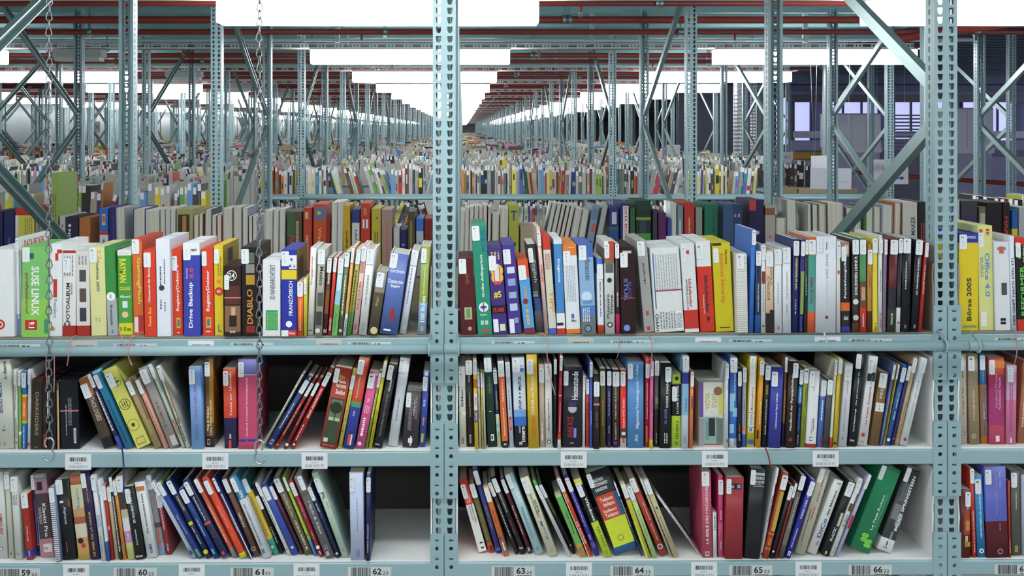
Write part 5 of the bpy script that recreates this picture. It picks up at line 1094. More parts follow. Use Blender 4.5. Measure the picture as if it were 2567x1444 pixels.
BAYL = [(-1.3045, 'left bay'), (-0.0465, 'right bay'), (1.2115, 'far right bay')]
def build_front(L):
    z0 = LEV[L][0] + BOARD; s = LEV[L][1]
    bay = None; prev = None; rows = []
    for li, line in enumerate(FRONT[L]):
        f = line.split('|')
        g = f[0].split(); kind = g[0]; x0, x1, dx, yt, yb = [float(v) for v in g[1:6]]
        color, look, detail, st = f[1], f[2], f[3], f[4]
        els = [e for e in ';'.join(f[5:]).split(';') if e]
        xm = (x0+x1)/2
        k = 1000*z0/((326-yb) - s*(xm-1160)); k = max(0.9965, min(1.075, k))
        b = [q for q in BAYL if (xm-1160)/1000 > q[0]][-1]
        if b != bay:
            bay = b; prev = None
            lim = b[0]+0.0348; prev = (lim, lim, 1.0)
            rlim = b[0]+PITCH-0.0348
            prevlook = None
        xb_ = (xm-1160)/1000*k; xt_ = (xm+dx-1160)/1000*k
        zb = zlev(L, xb_) + BOARD; zt = EYE + (326-yt)/1000*k
        hv = zt-zb; w = (x1-x0)/2000*k - 0.0003
        # keep neighbours apart
        def Lx(z): return xb_ + (xt_-xb_)*z/hv - w
        P = lambda z: prev[0] + (prev[1]-prev[0])*z/prev[2]
        d0 = P(0) - Lx(0)
        if d0 > 0:
            dw = min(d0/2, 0.3*w); w -= dw; xb_ = P(0)+w+0.0003
        zm = min(hv, prev[2]); d1 = P(zm) - Lx(zm)
        if d1 > 0: xt_ += (d1+0.0003)*hv/zm
        for it in range(2):
            over = max(xb_+w-rlim, xt_+w-rlim)
            if over > 0:
                if xt_+w > rlim: xt_ = rlim-w-0.0002
                if xb_+w > rlim: xb_ = rlim-w-0.0002
        prev = (xb_+w+0.0002, xt_+w+0.0002, hv)
        a = math.atan2(xt_-xb_, hv); h = hv/math.cos(a); t = 2*w*math.cos(a)
        h -= t*abs(math.sin(a))*0.5
        D = {'b': min(0.178, max(0.12, h*0.8)), 'h': min(0.165, h*0.68), 'p': min(0.155, h*0.64), 's': 0.16}[kind]
        root = make_volume(kind, t, h, D, color, els)
        add_sticker(root, t, h, st, li)
        root.location = (xb_ + t/2*abs(math.sin(a))*math.tan(a), k*D0, zb + t/2*abs(math.sin(a)) + 0.0002)
        root.rotation_euler = (0, a, 0)
        noun = {'b': 'box', 'h': 'hardback book', 'p': 'book', 's': 'book'}[kind]
        rel = ('right of the %s one' % prevlook) if prevlook else 'first at the post'
        root['label'] = volume_label(look, noun, detail, rel, '%s shelf, %s' % (LNAME[L], bay[1]))
        root['category'] = 'box' if kind == 'b' else 'book'
        root['group'] = '%s on the %s shelf' % ('boxes' if kind == 'b' else 'books', LNAME[L])
        prevlook = look
for L in 'TMB': build_front(L)

# ------------------------------------------------------------------ second row at the back of the nearest rack
# f = fore-edge towards us, b = box or spine towards us : left right lean top colour | look | print
REAR = """b -20 8 0 530 1C2250|dark navy|L:30-50:20-90:8A7A50:2
b 9 37 0 533 20265A|navy with bronze lettering|U:WINDOWS:40-60:30-90:9A7038
b 38 86 0 522 CFC24E|yellow with red cap|B:0-10:B83228;L:50-90:14-60:8A8230:4;R:0-16:10-40:D8D4CC
b 88 124 0 531 8E8C86|grey|L:20-80:14-70:6A6A66:3
b 128 146 0 434 8AA050|very tall green|R:10-90:50-80:9AA868;L:20-70:20-80:6A5A3A:2
b 149 164 0 541 AEB0AE|pale grey|C:50:16:5:B86A5A
b 165 197 0 544 29243E|dark violet with white numerals|C:30:14:5:D8D4DC;D:1000:40-84:50-96:D8D8DC;U:LAIBON:16-40:20-60:D8D8DC
b 198 227 0 546 A86438|copper orange|B:56-100:6A4A52
b 249 271 0 523 C8CBCE|white and blue|B:0-33:3468B0;R:30-70:8-24:C8B8A0;R:36-64:10-20:B8503A;B:33-38:B83A3A;U:Cliparts:30-70:44-74:2E2E34
b 273 291 0 520 2A2866|dark blue|L:60-70:10-80:5A5AA0:1
f 293 316 -3 521 9A9DA2|silver grey|
f 333 365 0 523 343A7A|thick navy-bound|
f 367 400 -2 527 D8D4CC|thick white-bound|
f 402 414 0 524 B0AEA8|grey-bound|
f 415 427 0 524 A8ACB0|blue-grey bound|
f 428 440 0 521 C8C8C4|pale-bound|
b 442 484 0 524 A29C66|olive with black and orange panels|R:10-80:8-90:2E2C2C;R:36-60:10-80:B07A30
f 486 498 0 541 A89C88|short tan-bound|
f 499 509 0 536 B8744A|orange-bound|
f 511 530 2 524 4A4A50|charcoal-bound|
f 532 542 0 540 C8C4BC|short white-bound|
f 544 556 0 540 9A3048|pink-bound|
f 558 583 0 521 A89878|beige-bound|
f 585 606 0 519 A8A49A|grey and cream|
f 608 622 0 521 8A8AA8|lilac-bound|
f 623 633 0 542 5A5A3A|short olive-bound|
f 634 644 0 542 C8C8D0|short white-topped|
f 661 682 2 527 BDB9AC|wide cream-bound|
f 684 697 2 528 C4C4C4|light grey-bound|
f 699 714 2 524 A4A4A8|mid grey-bound|
b 719 757 0 531 4E4A36|dark green and brown|R:0-50:0-40:3A5A34;U:LES FOU:18-48:36-80:B8302A;L:60-80:14-50:A89878:1
b 760 782 0 521 B0402E|rust red|L:30-60:40-90:D89A70:1;R:20-60:6-16:C8A070
b 784 818 2 512 BC4A2A|bright rust|R:10-90:4-22:5A6A8A;C:40:12:7:C8A84A;D:Warcry:30-60:30-70:D8B04A
b 819 827 0 545 8A2A24|thin dark red|
f 829 843 3 507 C4C8CE|tall pale blue-bound|
f 844 858 3 506 D0D2D4|tall white-bound|
b 860 879 -1 515 C09A2E|yellow with black lettering|U:Englisch:34-72:24-72:26241E;B:90-100:2A3A8A
b 881 901 1 525 C4C4BC|cream with blue cap|B:0-20:2A3A72;D:LAST MIN:40-74:24-80:2A3A72
b 904 928 0 510 B83A28|tall red with flag|R:20-80:22-34:D8D8E0;R:40-56:22-34:B83A28;U:PACK:30-66:60-92:3A3A7A;L:30-60:6-16:D8A070:2
b 931 955 0 523 B8A23A|mustard|C:60:14:4:3A5A9A;L:30-70:34-70:5A5A2A:2
b 957 984 -1 526 9C8278|grey-brown|L:40-60:20-80:C05A3A:2
b 986 1002 0 572 B8B8B4|low white|
b 1003 1019 0 576 20265A|low navy|U:WISO 2:30-70:30-70:C8C8D8
b 1022 1041 0 531 4A4430|dark khaki|L:30-60:14-70:A89A4A:2
b 1043 1062 0 548 A8B0BC|pale blue|B:0-22:3A6AB8;L:40-60:40-70:3A3A44:1
b 1064 1084 0 548 7A2422|dark crimson|
f 1149 1160 6 529 A4A4A4|grey|
f 1162 1173 4 521 8C8E8E|mid grey|
f 1174 1184 4 518 A89C90|taupe-bound|
f 1185 1196 4 516 989A94|ash grey|
f 1197 1207 4 518 B4A890|sand-bound|
f 1208 1219 3 514 7A6458|brown-bound|
f 1220 1229 3 519 3A4048|dark slate-bound|
f 1231 1249 3 536 B4A88C|short buff-bound|
f 1251 1272 3 521 AFAEA8|pale stone-bound|
b 1275 1301 0 514 A8A83C|lime yellow with blue letter|H:T:20-80:8-22:2A3A7A;C:50:56:8:2A2A5A
b 1304 1350 0 568 A8987E|low wide cardboard-coloured|
f 1356 1368 28 510 4A4E54|dark grey leaning|
f 1369 1380 28 512 8A8C8C|grey leaning|
f 1381 1391 28 513 4A4640|black-brown leaning|
f 1392 1402 28 516 7A4A40|red-brown leaning|
f 1403 1415 27 518 3A3E38|dark leaning|
f 1421 1438 22 522 C0BEB6|wide cream leaning|
f 1441 1458 20 526 A8A49C|wide grey leaning|
b 1463 1482 22 516 7C8C9C|slate blue leaning|D:ÖSISCH:30-80:46-92:2E4A6A;R:20-86:4-20:5A7A98;R:40-90:26-38:B85A4A
b 1485 1499 26 514 A4A29E|grey leaning|U:ActiveX:30-76:50-96:2E2E30
b 1526 1551 0 522 2A2A6A|navy with white square|R:30-80:6-24:B8B8C8;U:SCH:30-70:54-86:C8C8D8;B:28-32:3A6A4A;B:32-60:2E4A7A
b 1555 1577 0 509 2C2E6C|dark blue with red lettering|R:30-96:4-60:D8D4D0;D:DATA BECKER:48-80:6-56:B83A3A;U:Lexi:30-80:70-98:C8A860
b 1579 1593 0 521 2E5A3A|green with red dots|C:50:14:2:B83A3A;C:50:30:2:B83A3A;C:50:50:2:B83A3A
b 1595 1633 -1 504 1E2E24|black and green with screen|B:0-12:1E3A2A;B:22-26:6A9A3A;R:24-66:26-44:2A3A4A;B:44-58:4A8A3A;B:64-84:3E7A3A;C:0:66:8:14181A
b 1636 1648 0 527 3A3A44|slate|
b 1650 1671 0 534 5A2456|purple|U:BOX:30-60:30-60:8A3A6A
b 1673 1683 0 548 3A4A9A|short bright blue|
f 1685 1696 0 509 C4CACE|white-covered|
b 1698 1713 0 516 7A8894|steel grey|L:30-60:20-60:C8CCD0:1
b 1716 1742 -1 508 B43A2C|red with white script|U:Spielend lernen:34-64:20-74:E0C0B0
b 1744 1761 0 520 8C9086|grey-green|C:50:60:4:4A7A3A
b 1764 1798 2 512 1E6A50|deep green|U:PONS:60-90:6-40:184A3A;U:& letzte:30-54:44-90:9AC8B0
b 1812 1860 0 512 3E5678|wide slate blue|R:52-100:0-60:223A62;L:60-90:14-18:A8B8C8:2;B:60-100:5A7AB8
b 1878 1915 0 502 2A1F4A|dark violet with red corner|R:0-46:0-14:B83A34;C:56:44:7:B8A8C8;C:56:62:7:B8B0C8;C:56:84:7:B8B0C8
b 1918 1944 0 515 A89E92|taupe|B:4-14:8A5A44;C:50:46:5:B8605A;L:30-60:54-80:7A7068:1
f 1946 1970 0 545 B8AE96|short sandy|
f 1973 2000 -3 501 7A7C7C|charcoal-covered|
f 2026 2035 -2 512 9A9890|stone-covered|
f 2037 2053 -2 512 4A4C48|dark-covered|
f 2055 2072 -2 512 B8B09A|ivory|
f 2076 2118 -3 508 7A7068|very wide brown-covered|
f 2122 2140 -2 520 6A6A6A|dull grey|
f 2142 2158 0 522 A8B0C0|bluish|
f 2170 2190 0 516 5A7A4A|thin green-covered|
f 2192 2206 0 520 C8C4BC|white-covered|
f 2208 2236 3 514 8C90A4|wide blue-grey|
f 2238 2256 4 508 A86A40|orange-covered|
b 2262 2300 0 507 C0BCB4|white with upright lettering|U:MOVIE MAKER:56-86:20-74:4A4A48
b 2302 2324 0 506 1E1A1E|black with red lettering|L:30-70:30-60:A83028:2;R:20-80:66-68:D8D8D8
b 2392 2406 0 501 BCB8B0|narrow white|C:50:20:2:4A4A4A
b 2409 2450 0 504 382E58|dark purple with white initial|H:e:20-80:60-80:C8C4D4;B:0-20:3A3A40
b 2452 2470 2 518 6A6454|khaki with film lettering|R:20-90:10-90:A8A490;U:FILM:34-76:20-60:3A3A34
b 2472 2512 0 508 1C1A1C|wide black|C:60:60:7:6A6A5A;R:10-80:84-86:C8C83A
b 2514 2532 0 508 2A1A1A|black with big red letters|D:HARRY:24-76:14-70:B83224
b 2537 2552 0 527 2A5AA0|blue and yellow|B:30-60:C8B83A
b 2554 2590 0 520 A8AAA8|pale crumpled|"""
KR = 1.42
prevx = -99; plook = None
for line in REAR.split('\n'):
    g_, look, els = line.split('|'); g = g_.split()
    kind = g[0]; x0, x1, dx, yt = [float(v) for v in g[1:5]]; color = g[5]
    els = [e for e in els.split(';') if e]
    xm = (x0+x1)/2; xb_ = (xm-1160)/1000*KR; zb = zlev('T', xb_)+0.0002; zt = EYE+(326-yt)/1000*KR
    dxm = dx/1000*KR*1.35 if abs(dx) > 12 else dx/1000*KR
    hv = zt-zb; a = math.atan2(dxm, hv); t = (x1-x0-1.2)/1000*KR*math.cos(a); h = hv/math.cos(a)-t*abs(math.sin(a))*0.5
    # lean is measured at the visible upper part: keep the top where it was seen
    xb_ = (xm+dx-1160)/1000*KR - dxm if abs(dx) > 12 else xb_
    D = 0.178 if kind == 'b' else 0.155
    if kind == 'b': root = make_volume('b', t, h, D, color, els)
    else: root = make_volume('h' if t > 0.02 else 'p', t, h, D, color, [])
    if kind == 'b':
        root.location = (xb_ + t/2*abs(math.sin(a))*math.tan(a), KR*D0, zb + t/2*abs(math.sin(a))); root.rotation_euler = (0, a, 0)
    else:
        root.location = (xb_ + t/2*abs(math.sin(a))*math.tan(a), KR*D0+D, zb + t/2*abs(math.sin(a))); root.rotation_euler = (0, -a, math.pi)
    root['category'] = 'box' if kind == 'b' else 'book'
    root['group'] = 'back row of the nearest rack'
    rel = 'right of the %s one' % ' '.join(w_ for w_ in plook.split(' and ')[0].split()[:3]) if plook else 'at the left edge'
    noun = 'box' if kind == 'b' else 'book showing its page edges'
    head, _, tail = look.partition(' with ')
    root['label'] = volume_label(head, noun, ('with '+tail) if tail else '', rel, 'second row back')
    plook = head

# ------------------------------------------------------------------ books on the racks further back (too many to count)
PAL = ['CFCFCC']*8 + ['B4B4B0']*7 + ['9A9A94']*6 + ['A89C88']*2 + ['4A4A4C']*3 + ['8A8A88','6A6A6A','2A2A2C','1E1E22','26262A','3A3A6A','2A3A7A','4A6AB0','6A9ACC','8AB8D8','C83A2E','B8302A','8A2A2A',
       'D8C83A','C8B83A','E0D860','3A7A4A','6AA04A','9AB04A','E08040','A86A3A','6A4A3A','D880A0','B04A80','5A3A7A','C8B890','B0A080','D8C8A0','4A8A9A']
PALM = [mat(c, noise=0.04, rough=0.45) for c in PAL]
PAGEQ = mat('D2CEC4', rough=0.8, noise=0.05, name='paper_tops')
DARKP = [mat(c, noise=0.04, rough=0.45) for c in ('2A2A2C','1E1E22','3A3438','4A4440','5A3A34','6A6A68','A8A8A4','2A3A5A')]
fb = M(); R_ = random.Random(11)
def far_book(x, y, z, t, h, D, a, m, label, out, detail):
    """x = left foot, lean a (radians), out=-1 spine towards camera, +1 away"""
    ca, sa = math.cos(a), math.sin(a)
    def T(px, py, pz): return (x + px*ca + pz*sa + (0 if a >= 0 else 0), y + py, z + pz*ca - px*sa + (t*sa if a > 0 else 0))
    n = len(fb.v)
    fb.v += [T(0,0,0), T(t,0,0), T(t,D,0), T(0,D,0), T(0,0,h), T(t,0,h), T(t,D,h), T(0,D,h)]
    pm = PAGEQ
    fb.face((n,n+1,n+5,n+4), m if out < 0 else pm); fb.face((n+1,n+2,n+6,n+5), m); fb.face((n+3,n,n+4,n+7), m)
    fb.face((n+4,n+5,n+6,n+7), pm if label != 'box' else m)
    if detail and out < 0:
        n = len(fb.v); w = min(t*0.9, 0.018); z1 = h-0.002; z0 = z1-0.036
        fb.v += [T(t*0.05,-0.0008,z0), T(t*0.05+w,-0.0008,z0), T(t*0.05+w,-0.0008,z1), T(t*0.05,-0.0008,z1)]
        fb.face((n,n+1,n+2,n+3), STICK)
        if t > 0.012 and R_.random() < 0.85:
            m2 = R_.choice(PALM); a0 = R_.uniform(0.1, 0.5)*h; a1 = a0+R_.uniform(0.1, 0.35)*h
            n = len(fb.v); q0, q1 = (0.1, 0.9) if R_.random() < 0.4 else (0.32, 0.66)
            fb.v += [T(t*q0,-0.0006,a0), T(t*q1,-0.0006,a0), T(t*q1,-0.0006,a1), T(t*q0,-0.0006,a1)]
            fb.face((n,n+1,n+2,n+3), m2)
def fill(x0, x1, y, z, D, out, detail, tall=1.0, dark=False, thin=False, page=0.0):
    x = x0
    while x < x1-0.03:
        n = R_.randint(3, 14); a = R_.choice((0, 0, 0.04, -0.05, 0.1, -0.12, 0.22, -0.28, 0.35)) if R_.random() < 0.7 else 0
        if a > 0.15 or a < -0.15: n = R_.randint(4, 9)
        seg0 = x
        if a < 0: x += 0.25*tall*math.sin(-a)
        for j in range(n):
            t = R_.choice((0.009, 0.012, 0.016, 0.02, 0.026, 0.034)) if not thin else R_.choice((0.008, 0.011, 0.014, 0.02, 0.03))
            if not thin and R_.random() < 0.12: t = 0.045
            h = R_.uniform(0.18, 0.245)*tall; isbox = t > 0.03
            step = t/math.cos(a)
            if x + step + (h*math.sin(a) if a > 0 else 0) > x1: x = x1; break
            m = R_.choice(DARKP) if dark and R_.random() < 0.7 else R_.choice(PALM)
            o = out if R_.random() > page else -out
            far_book(x + (0 if a >= 0 else 0), y+R_.uniform(0, 0.012), z, t, h, D, a, m, 'box' if isbox else '', o, detail)
            x += step + 0.0006
        if a > 0: x += 0.2*math.sin(a)
        if R_.random() < 0.2: x += R_.uniform(0.01, 0.06)
        if not detail and R_.random() < 0.35:
            # something laid flat on top
            hx = R_.uniform(seg0, max(seg0+0.01, x-0.2)); zz = z+0.246*tall; m = R_.choice(PALM)
            if hx+0.22 < x1: fb.box(hx, hx+R_.uniform(0.14, 0.21), y, y+D, zz, zz+R_.uniform(0.01, 0.05), m)
for u in range(1, NU):
    k = 1+PERIOD*u
    for i in range(len(ALLX)-1):
        x0, x1 = ALLX[i]+0.036, ALLX[i+1]-0.036
        if 1160+x1*1000/k < -20 or 1160+x0*1000/(k+DEPTH) > 2600: continue
        zt = EYE-0.5184+0.001
        if u == 1 and -1.4 < ALLX[i] < 2.3: continue
        det = u <= 3
        if u == 2 and ALLX[i] > 2.3:
            fill(x0, x1, KY(k+DEPTH)-0.30, zt, 0.15, -1, True, dark=True); continue
        if u == 1 and ALLX[i] > 2.3:
            fill(x0, x1, KY(k)+0.012, zt, 0.15, -1, True, tall=0.72, dark=True); continue
        fill(x0, x1, KY(k)+0.012, zt, 0.15, -1, det, thin=(u == 2))
        if u == 2: fill(x0, x1, KY(k)+0.012, zt-0.285, 0.15, -1, True, thin=True)
        fill(x0, x1, KY(k+DEPTH)-0.20, zt, 0.16, 1, det, page=0.35)
        if u >= 1 and R_.random() < (0.25 if u > 3 else 0.0): fill(x0+0.1, x1-0.1, KY(k+DEPTH/2), zt, 0.2, -1, False, tall=1.15)
fo = fb.build('distant_books')
fo['label'] = 'countless books and boxes crowding the racks behind the nearest one, down the hall'
fo['category'] = 'books'; fo['kind'] = 'stuff'

# cartons in the last bay of the third rack
def carton(px0, px1, yt, k, col, label, D=0.22):
    a = M(); x0, x1 = (px0-1160)/1000*k, (px1-1160)/1000*k; z0 = EYE-0.5184+0.0005; z1 = EYE+(326-yt)/1000*k
    m = mat(col, rough=0.85, noise=0.1, scale=12); t = 0.004; w, dd = x1-x0, D
    a.box(0, w, 0, t, 0, z1-z0, m); a.box(0, w, dd-t, dd, 0, z1-z0, m); a.box(0, t, t, dd-t, 0, z1-z0, m); a.box(w-t, w, t, dd-t, 0, z1-z0, m); a.box(t, w-t, t, dd-t, 0, t, m)
    o = a.build('carton', None, label=label, category='carton', group='low cartons'); o.location = (x0, KY(k), z0)
carton(1962, 1998, 469, 3.26, '8A7A60', 'narrow open brown carton on the last shelf bay before the right aisle end')
carton(2002, 2072, 474, 3.26, '9A8A6E', 'low wide open carton below the paper sheets on the third rack')
carton(2078, 2150, 472, 3.26, '7E705A', 'darker open carton right of the low wide one on the third rack')

# ------------------------------------------------------------------ chains with S hooks
lk = M(); N = 20; pts = []
for j in range(N):
    a = 2*math.pi*j/N; x = 0.0062*math.cos(a); z = 0.0118*math.sin(a)
    x *= 1.0 + 0.35*math.cos(2*a)*0.3; x *= (1.15 if math.sin(a) < 0 else 0.85)
    pts.append((x, 0, z))
lk.tube(pts, 0.00155, CHAINM, 6, closed=True)
LINK = bake(lk, 'chain_link')
for px, kc, ybot, lb in ((123, 0.968, 1098, 'galvanised steel chain with hook hanging down near the left picture edge'), (650, 0.968, 1104, 'galvanised steel chain with hook hanging down over the pink book')):
    X, Y, zb = W(px, ybot, kc); zt = HTOP - 0.012; n = int((zt-zb)/0.0186)
    ch = empty('hanging_chain', (X, Y, zb), lb, 'chain', 'hanging chains')
    stp = (zt-zb)/n
    for i in range(n):
        c = bpy.data.objects.new('chain_link', LINK); COL.objects.link(c); c.parent = ch
        c.location = (0.0009*math.sin(i*0.7), 0, stp*(i+0.5)); c.rotation_euler = (0, 0, math.radians(90*(i % 2) + 28 + 5*math.sin(i*1.3)))
    h = M(); P = []
    for j in range(15):     # upper loop
        a = math.radians(-60 + 270*j/14); P.append((0.0105*math.cos(a), 0.001*j/14, 0.0125*math.sin(a)-0.012))
    for j in range(1, 14):  # lower loop
        a = math.radians(150 - 285*(1-j/13.0) + 0)
        P2 = math.radians(110 + 250*j/13.0)
        P.append((0.0120*math.cos(P2)+0.001, 0.002, 0.0145*math.sin(P2)-0.043))
    P = P[::-1]
    sx = -1 if px < 300 else 1
    P = [(sx*a_*1.05, b_, c_) for a_, b_, c_ in P]
    h.tube(P, 0.0024, HOOKM, 8); h.build('s_hook', ch)

# ------------------------------------------------------------------ rubber bands and ribbons hanging from the shelves
PINK = mat('C98A8E', rough=0.55, noise=0.1, name='pink_rubber'); REDR = mat('8E2A34', rough=0.5, name='red_ribbon'); BLUR = mat('22407A', rough=0.5, name='blue_ribbon')
def ribbon(pts, m, r, label, name='rubber_band', cat='rubber band', k=0.972):
    mb = M(); P = [Vector(W(x, y, kk if kk else k)) for x, y, kk in pts]
    Q = []
    for i in range(len(P)-1):
        p0 = P[max(i-1, 0)]; p1 = P[i]; p2 = P[i+1]; p3 = P[min(i+2, len(P)-1)]
        for s in range(5):
            t = s/5.0; Q.append(0.5*((2*p1)+(-p0+p2)*t+(2*p0-5*p1+4*p2-p3)*t*t+(-p0+3*p1-3*p2+p3)*t**3))
    Q.append(P[-1]); mb.tube(Q, r, m, 6)
    return mb.build(name, None, label=label, category=cat, group='hanging bands and ribbons')
KA = 0.9915; KB = 0.9745
ribbon([(192,841,1.0),(182,846,KA),(174,855,KB),(171,870,0.968),(172,892,0.968),(168,917,0.975)], PINK, 0.0016, 'pink rubber band end hanging left of the yellow shelf gap, under the top rail')
ribbon([(297,825,0.99),(301,838,KA),(309,856,KB),(308,868,0.968)], PINK, 0.0014, 'short pale pink rubber band below the green box with yellow lettering')
ribbon([(336,840,0.998),(327,850,KA),(322,862,KB),(321,885,0.966),(324,900,0.975),(331,916,0.975)], PINK, 0.0018, 'pink rubber band loop hanging over the rail below the orange box')
ribbon([(116,890,0.973),(116,930,0.973),(119,975,0.973)], PINK, 0.0013, 'pink rubber band hanging close along the left side of the left chain')
ribbon([(136,893,0.973),(136,940,0.973),(135,984,0.973)], PINK, 0.0013, 'pink rubber band hanging close along the right side of the left chain')
ribbon([(1352,834,1.0),(1366,841,KA),(1372,855,KB),(1371,885,0.966),(1380,945,0.975),(1392,991,0.975)], PINK, 0.0013, 'long dusky pink band hanging in front of the white upright-lettered book')
ribbon([(1622,836,1.0),(1629,845,0.989),(1633,858,0.966),(1634,880,0.962),(1634,925,0.975)], PINK, 0.0013, 'pink band hanging in front of the thin pink book, middle shelf')
ribbon([(1556,838,0.99),(1553,850,0.989),(1551,872,0.966),(1550,886,0.964),(1546,898,0.975)], PINK, 0.0010, 'very thin pink band hanging below the black-maroon box')
ribbon([(2546,828,0.995),(2547,846,0.988),(2548,862,0.964),(2549,885,0.961),(2543,912,0.975)], PINK, 0.0013, 'pink band hanging under the rail in the far right bay')
ribbon([(2066,834,0.995),(2068,842,KA),(2073,857,0.968)], mat('D8D8E4', noise=0), 0.0022, 'short white and blue ribbon end over the shelf label', 'ribbon', 'ribbon')
ribbon([(1919,1124,0.995),(1924,1136,0.988),(1929,1155,0.988),(1932,1172,0.990)], REDR, 0.0018, 'dark red bookmark ribbon hanging over the middle beam of the right bay', 'ribbon', 'ribbon')
ribbon([(306,1126,0.997),(308,1140,0.988),(310,1175,0.988),(310,1222,0.990),(307,1262,0.991)], BLUR, 0.0020, 'dark blue bookmark ribbon hanging down over the middle beam of the left bay', 'ribbon', 'ribbon')

# ------------------------------------------------------------------ paper signs at the aisle end
PAP = mat('DCDCE4', rough=0.6, noise=0.02, name='sign_paper'); SIGNR = mat('B04A5A', noise=0); SIGNB = mat('3A5AA8', noise=0)
def sign(px0, px1, py0, py1, k, label, writer=None, tilt=0.0, hang=True):
    x0, y, z1 = W(px0, py0, k); x1, _, z0 = W(px1, py1, k); w, h = x1-x0, z1-z0
    mb = M(); mb.box(-w/2, w/2, 0, 0.0015, -h, 0, PAP)
    if writer: writer(mb, w, h)
    e = empty('paper_sign', ((x0+x1)/2, y, z1), label, 'sign', 'paper signs'); e.rotation_euler = (0, tilt, 0)
    mb.build('sheet', e)
    if hang:
        s = M()
        for xx in (-w*0.4, w*0.4): s.tube([(xx, 0.0008, -0.002), (xx, 0.0008, HTOP-z1+0.02)], 0.0007, WHITE, 4)
        s.build('hanging_wire', e)
def w1(mb, w, h):
    put_text(mb, 'D08 R13', -w*0.40, w*0.34, -h*0.34, -h*0.18, -0.0004, SIGNR, 'H', False)
    put_text(mb, '2', -w*0.06, w*0.04, -h*0.66, -h*0.50, -0.0004, SIGNR, 'H', False)
    mb.box(-w*0.36, w*0.3, -0.0006, -0.0001, -h*0.81, -h*0.78, SIGNB)
def w2(mb, w, h):
    put_text(mb, 'D', -w*0.24, -w*0.16, -h*0.40, -h*0.28, -0.0004, SIGNR, 'H', False)
    put_text(mb, '4', w*0.22, w*0.28, -h*0.62, -h*0.52, -0.0004, SIGNR, 'H', False)
    mb.box(-w*0.1, w*0.30, -0.0006, -0.0001, -h*0.78, -h*0.72, SIGNB)
    n = len(mb.v); mb.v += [(w*0.28,-0.0006,-h*0.84),(w*0.40,-0.0006,-h*0.75),(w*0.28,-0.0006,-h*0.66)]; mb.face((n,n+1,n+2), SIGNB)
GH = mat('B9BAC4', noise=0, name='show_through_print')
def w3(mb, w, h):
    put_text(mb, 'ylioedK', -w*0.25, w*0.26, -h*0.24, -h*0.14, -0.0004, GH, 'H', False)
    put_text(mb, '1 lageR', w*0.12, w*0.42, -h*0.70, -h*0.60, -0.0004, GH, 'H', False)
def w4(mb, w, h): put_text(mb, 'D07', -w*0.3, w*0.3, -h*0.68, -h*0.28, -0.0004, INK, 'U', False)
sign(1947, 1988, 381, 430, 5.15, 'white paper sign with red lettering and blue line, right of the violet shelf post', w1)
sign(2033, 2094, 390, 424, 3.02, 'plain white paper sheet hanging behind the larger blank sheet', None, -0.03)
sign(2032, 2135, 421, 474, 2.98, 'large white paper sheet seen from behind with faint mirrored writing', w3, 0.02)
sign(2190, 2277, 400, 462, 3.48, 'white paper sign with blue arrow pointing right, under the big diagonal brace', w2)
sign(1668, 1704, 363, 393, 5.16, 'small white paper sign hanging beside the ribbed metal ducts', None)
sign(236, 251, 305, 332, 6.2, 'narrow upright aisle sign left of the nearest left rear post', w4)
sign(499, 507, 312, 331, 9.5, 'tiny upright aisle sign left of the centre, far back', w4)

# ------------------------------------------------------------------ ribbed ducts, machines and steelwork in the side hall
DUCTM = mat('B4B7BA', rough=0.34, metal=0.7, noise=0.08, scale=12, name='duct_steel')
def duct(x, k, r, label, pitch=0.05):
    mb = M(); N = 20; z = 0.0; rings = []
    while z < HTOP+0.01:
        rings += [(z, r), (z+pitch*0.12, r*1.025), (z+pitch*0.24, r)]; z += pitch
    n0 = len(mb.v)
    for zz, rr in rings: mb.v += [(rr*math.cos(2*math.pi*j/N), rr*math.sin(2*math.pi*j/N), min(zz, HTOP+0.01)) for j in range(N)]
    for i in range(len(rings)-1):
        for j in range(N):
            l = (j+1) % N; mb.face((n0+i*N+j, n0+i*N+l, n0+(i+1)*N+l, n0+(i+1)*N+j), DUCTM, True)
    o = mb.build('ventilation_duct', None, label=label, category='duct', group='ribbed ducts'); o.location = (x, KY(k), 0)
duct(3.60, 5.167, 0.093, 'silver ribbed ventilation duct standing nearest, beside the right rack end')
duct(3.60, 8.497, 0.093, 'silver ribbed ventilation duct standing further down the right rack end')
duct(4.72, 6.35, 0.14, 'wide bluish ribbed duct just right of the nearest silver duct')
PAN = mat('DAD8E2', rough=0.4, metal=0.0, noise=0.05, scale=2, name='machine_panel'); PAN2 = mat('A6A4BC', rough=0.5, noise=0.06, scale=2, name='machine_base')
def machine(px0, px1, yt, yb, k, label, D=0.6):
    x0, y, z1 = W(px0, yt, k); x1, _, z0 = W(px1, yb, k); w = x1-x0; e = empty('machine_cabinet', (x0, y, 0), label, 'machine cabinet')
    a = M(); a.box(0, w, 0, D, z0, z1, PAN); a.box(0.0, w, -0.003, 0, z1-0.02, z1, PAN2)
    for f in (0.33, 0.66): a.box(w*f-0.002, w*f+0.002, -0.002, 0, z0, z1-0.03, PAN2)
    a.build('housing', e)
    b = M(); b.box(0.01, w-0.01, 0.01, D-0.01, 0, z0-0.0005, PAN2); b.box(-0.01, w+0.01, -0.01, 0.01, z0-0.06, z0-0.001, PAN); b.build('base', e)
machine(2100, 2208, 284, 370, 4.95, 'tall lilac-grey machine cabinet between the right-hand posts')
machine(2393, 2490, 270, 372, 4.95, 'lilac-grey machine cabinet at the right picture edge', 0.7)
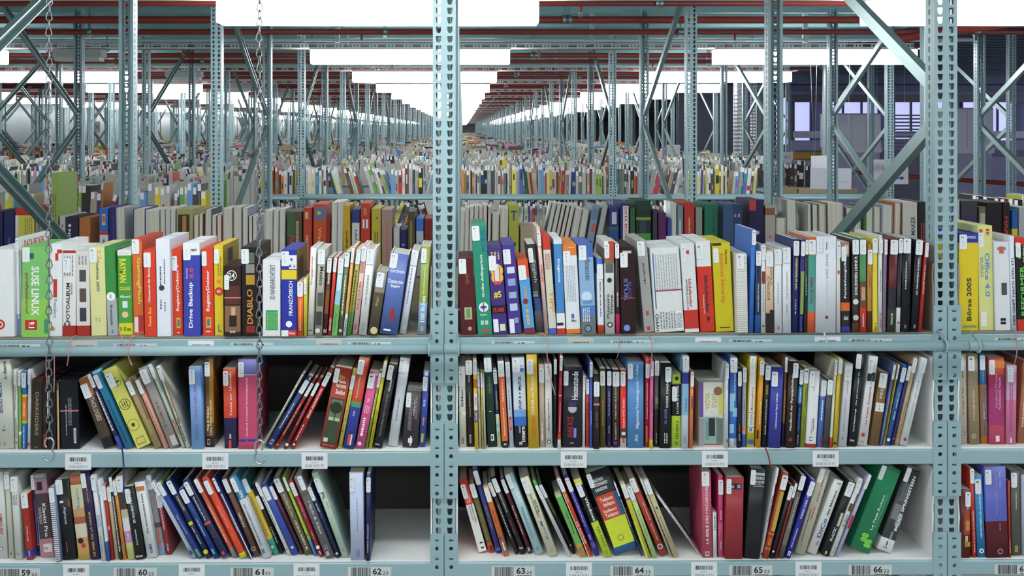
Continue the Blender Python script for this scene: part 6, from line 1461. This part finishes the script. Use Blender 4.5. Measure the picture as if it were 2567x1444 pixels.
# low wall of the conveyor bed
a = M(); x0, y, z1 = W(1985, 392, 5.3); x1, _, z0 = W(2620, 470, 5.3)
a.box(0, x1-x0, 0, 0.28, 0, z1, PAN2)
for i in range(14): a.box(i*0.27, i*0.27+0.004, -0.003, 0, z0, z1-0.02, PAN)
o = a.build('conveyor_bed', None, label='long lilac-grey conveyor bed running along the side hall behind the signs', category='conveyor'); o.location = (x0, y, 0)
# louvred guard
a = M(); x0, y, z1 = W(2222, 285, 5.1); x1, _, z0 = W(2330, 390, 5.1)
for i in range(12): a.box(0, x1-x0, 0, 0.02, z1-(z1-z0)*(i+0.7)/12, z1-(z1-z0)*i/12-0.012, mat('8A8C98', rough=0.4, metal=0.5))
a.box(0, 0.02, 0.02, 0.05, 0, z1, PAN2); a.box(x1-x0-0.02, x1-x0, 0.02, 0.05, 0, z1, PAN2)
o = a.build('louvre_guard', None, label='horizontal metal louvres between the two machine cabinets', category='guard'); o.location = (x0, y, 0)
# steelwork lines
def sbar(px0, px1, py, k, hgt, m, name, label, cat='beam'):
    x0, y, z = W(px0, py, k); x1 = W(px1, py, k)[0]; b = M()
    b.box(x0, x1, y, y+0.06, z-hgt/2, z+hgt/2, m); b.box(x0, x1, y-0.02, y+0.08, z+hgt/2, z+hgt/2+0.008, m)
    b.box(x0+0.02, x0+0.08, y, y+0.06, 0, z-hgt/2, m); b.box(x1-0.08, x1-0.02, y, y+0.06, 0, z-hgt/2, m)
    b.build(name, None, label=label, category=cat)
STB = mat('6E6A6A', rough=0.45, metal=0.5, noise=0.15, scale=6, name='brown_galvanised')
sbar(1975, 2620, 247, 6.2, 0.11, STB, 'gantry_beam', 'brownish galvanised gantry beam under the dark ribbed ceiling of the side hall')
sbar(1975, 2620, 338, 6.4, 0.10, PAN, 'conveyor_rail', 'pale grey upper conveyor rail crossing below the side hall windows', 'conveyor')
sbar(1980, 2620, 365, 6.0, 0.14, PAN2, 'conveyor_rail', 'dull lilac lower conveyor rail crossing the side hall', 'conveyor')
YEL = mat('C89A38', rough=0.5, name='yellow_paint')
sbar(1970, 2078, 391, 5.26, 0.075, YEL, 'yellow_beam', 'short yellow steel beam behind the red-lettered sign')
mb = M(); mb.tube([W(1985, 422, 4.9), W(2110, 430, 4.75), W(2330, 446, 4.6), W(2620, 466, 4.4)], 0.026, RED, 10)
mb.build('red_handrail', None, label='red pipe running low through the side hall behind the hanging signs', category='pipe')
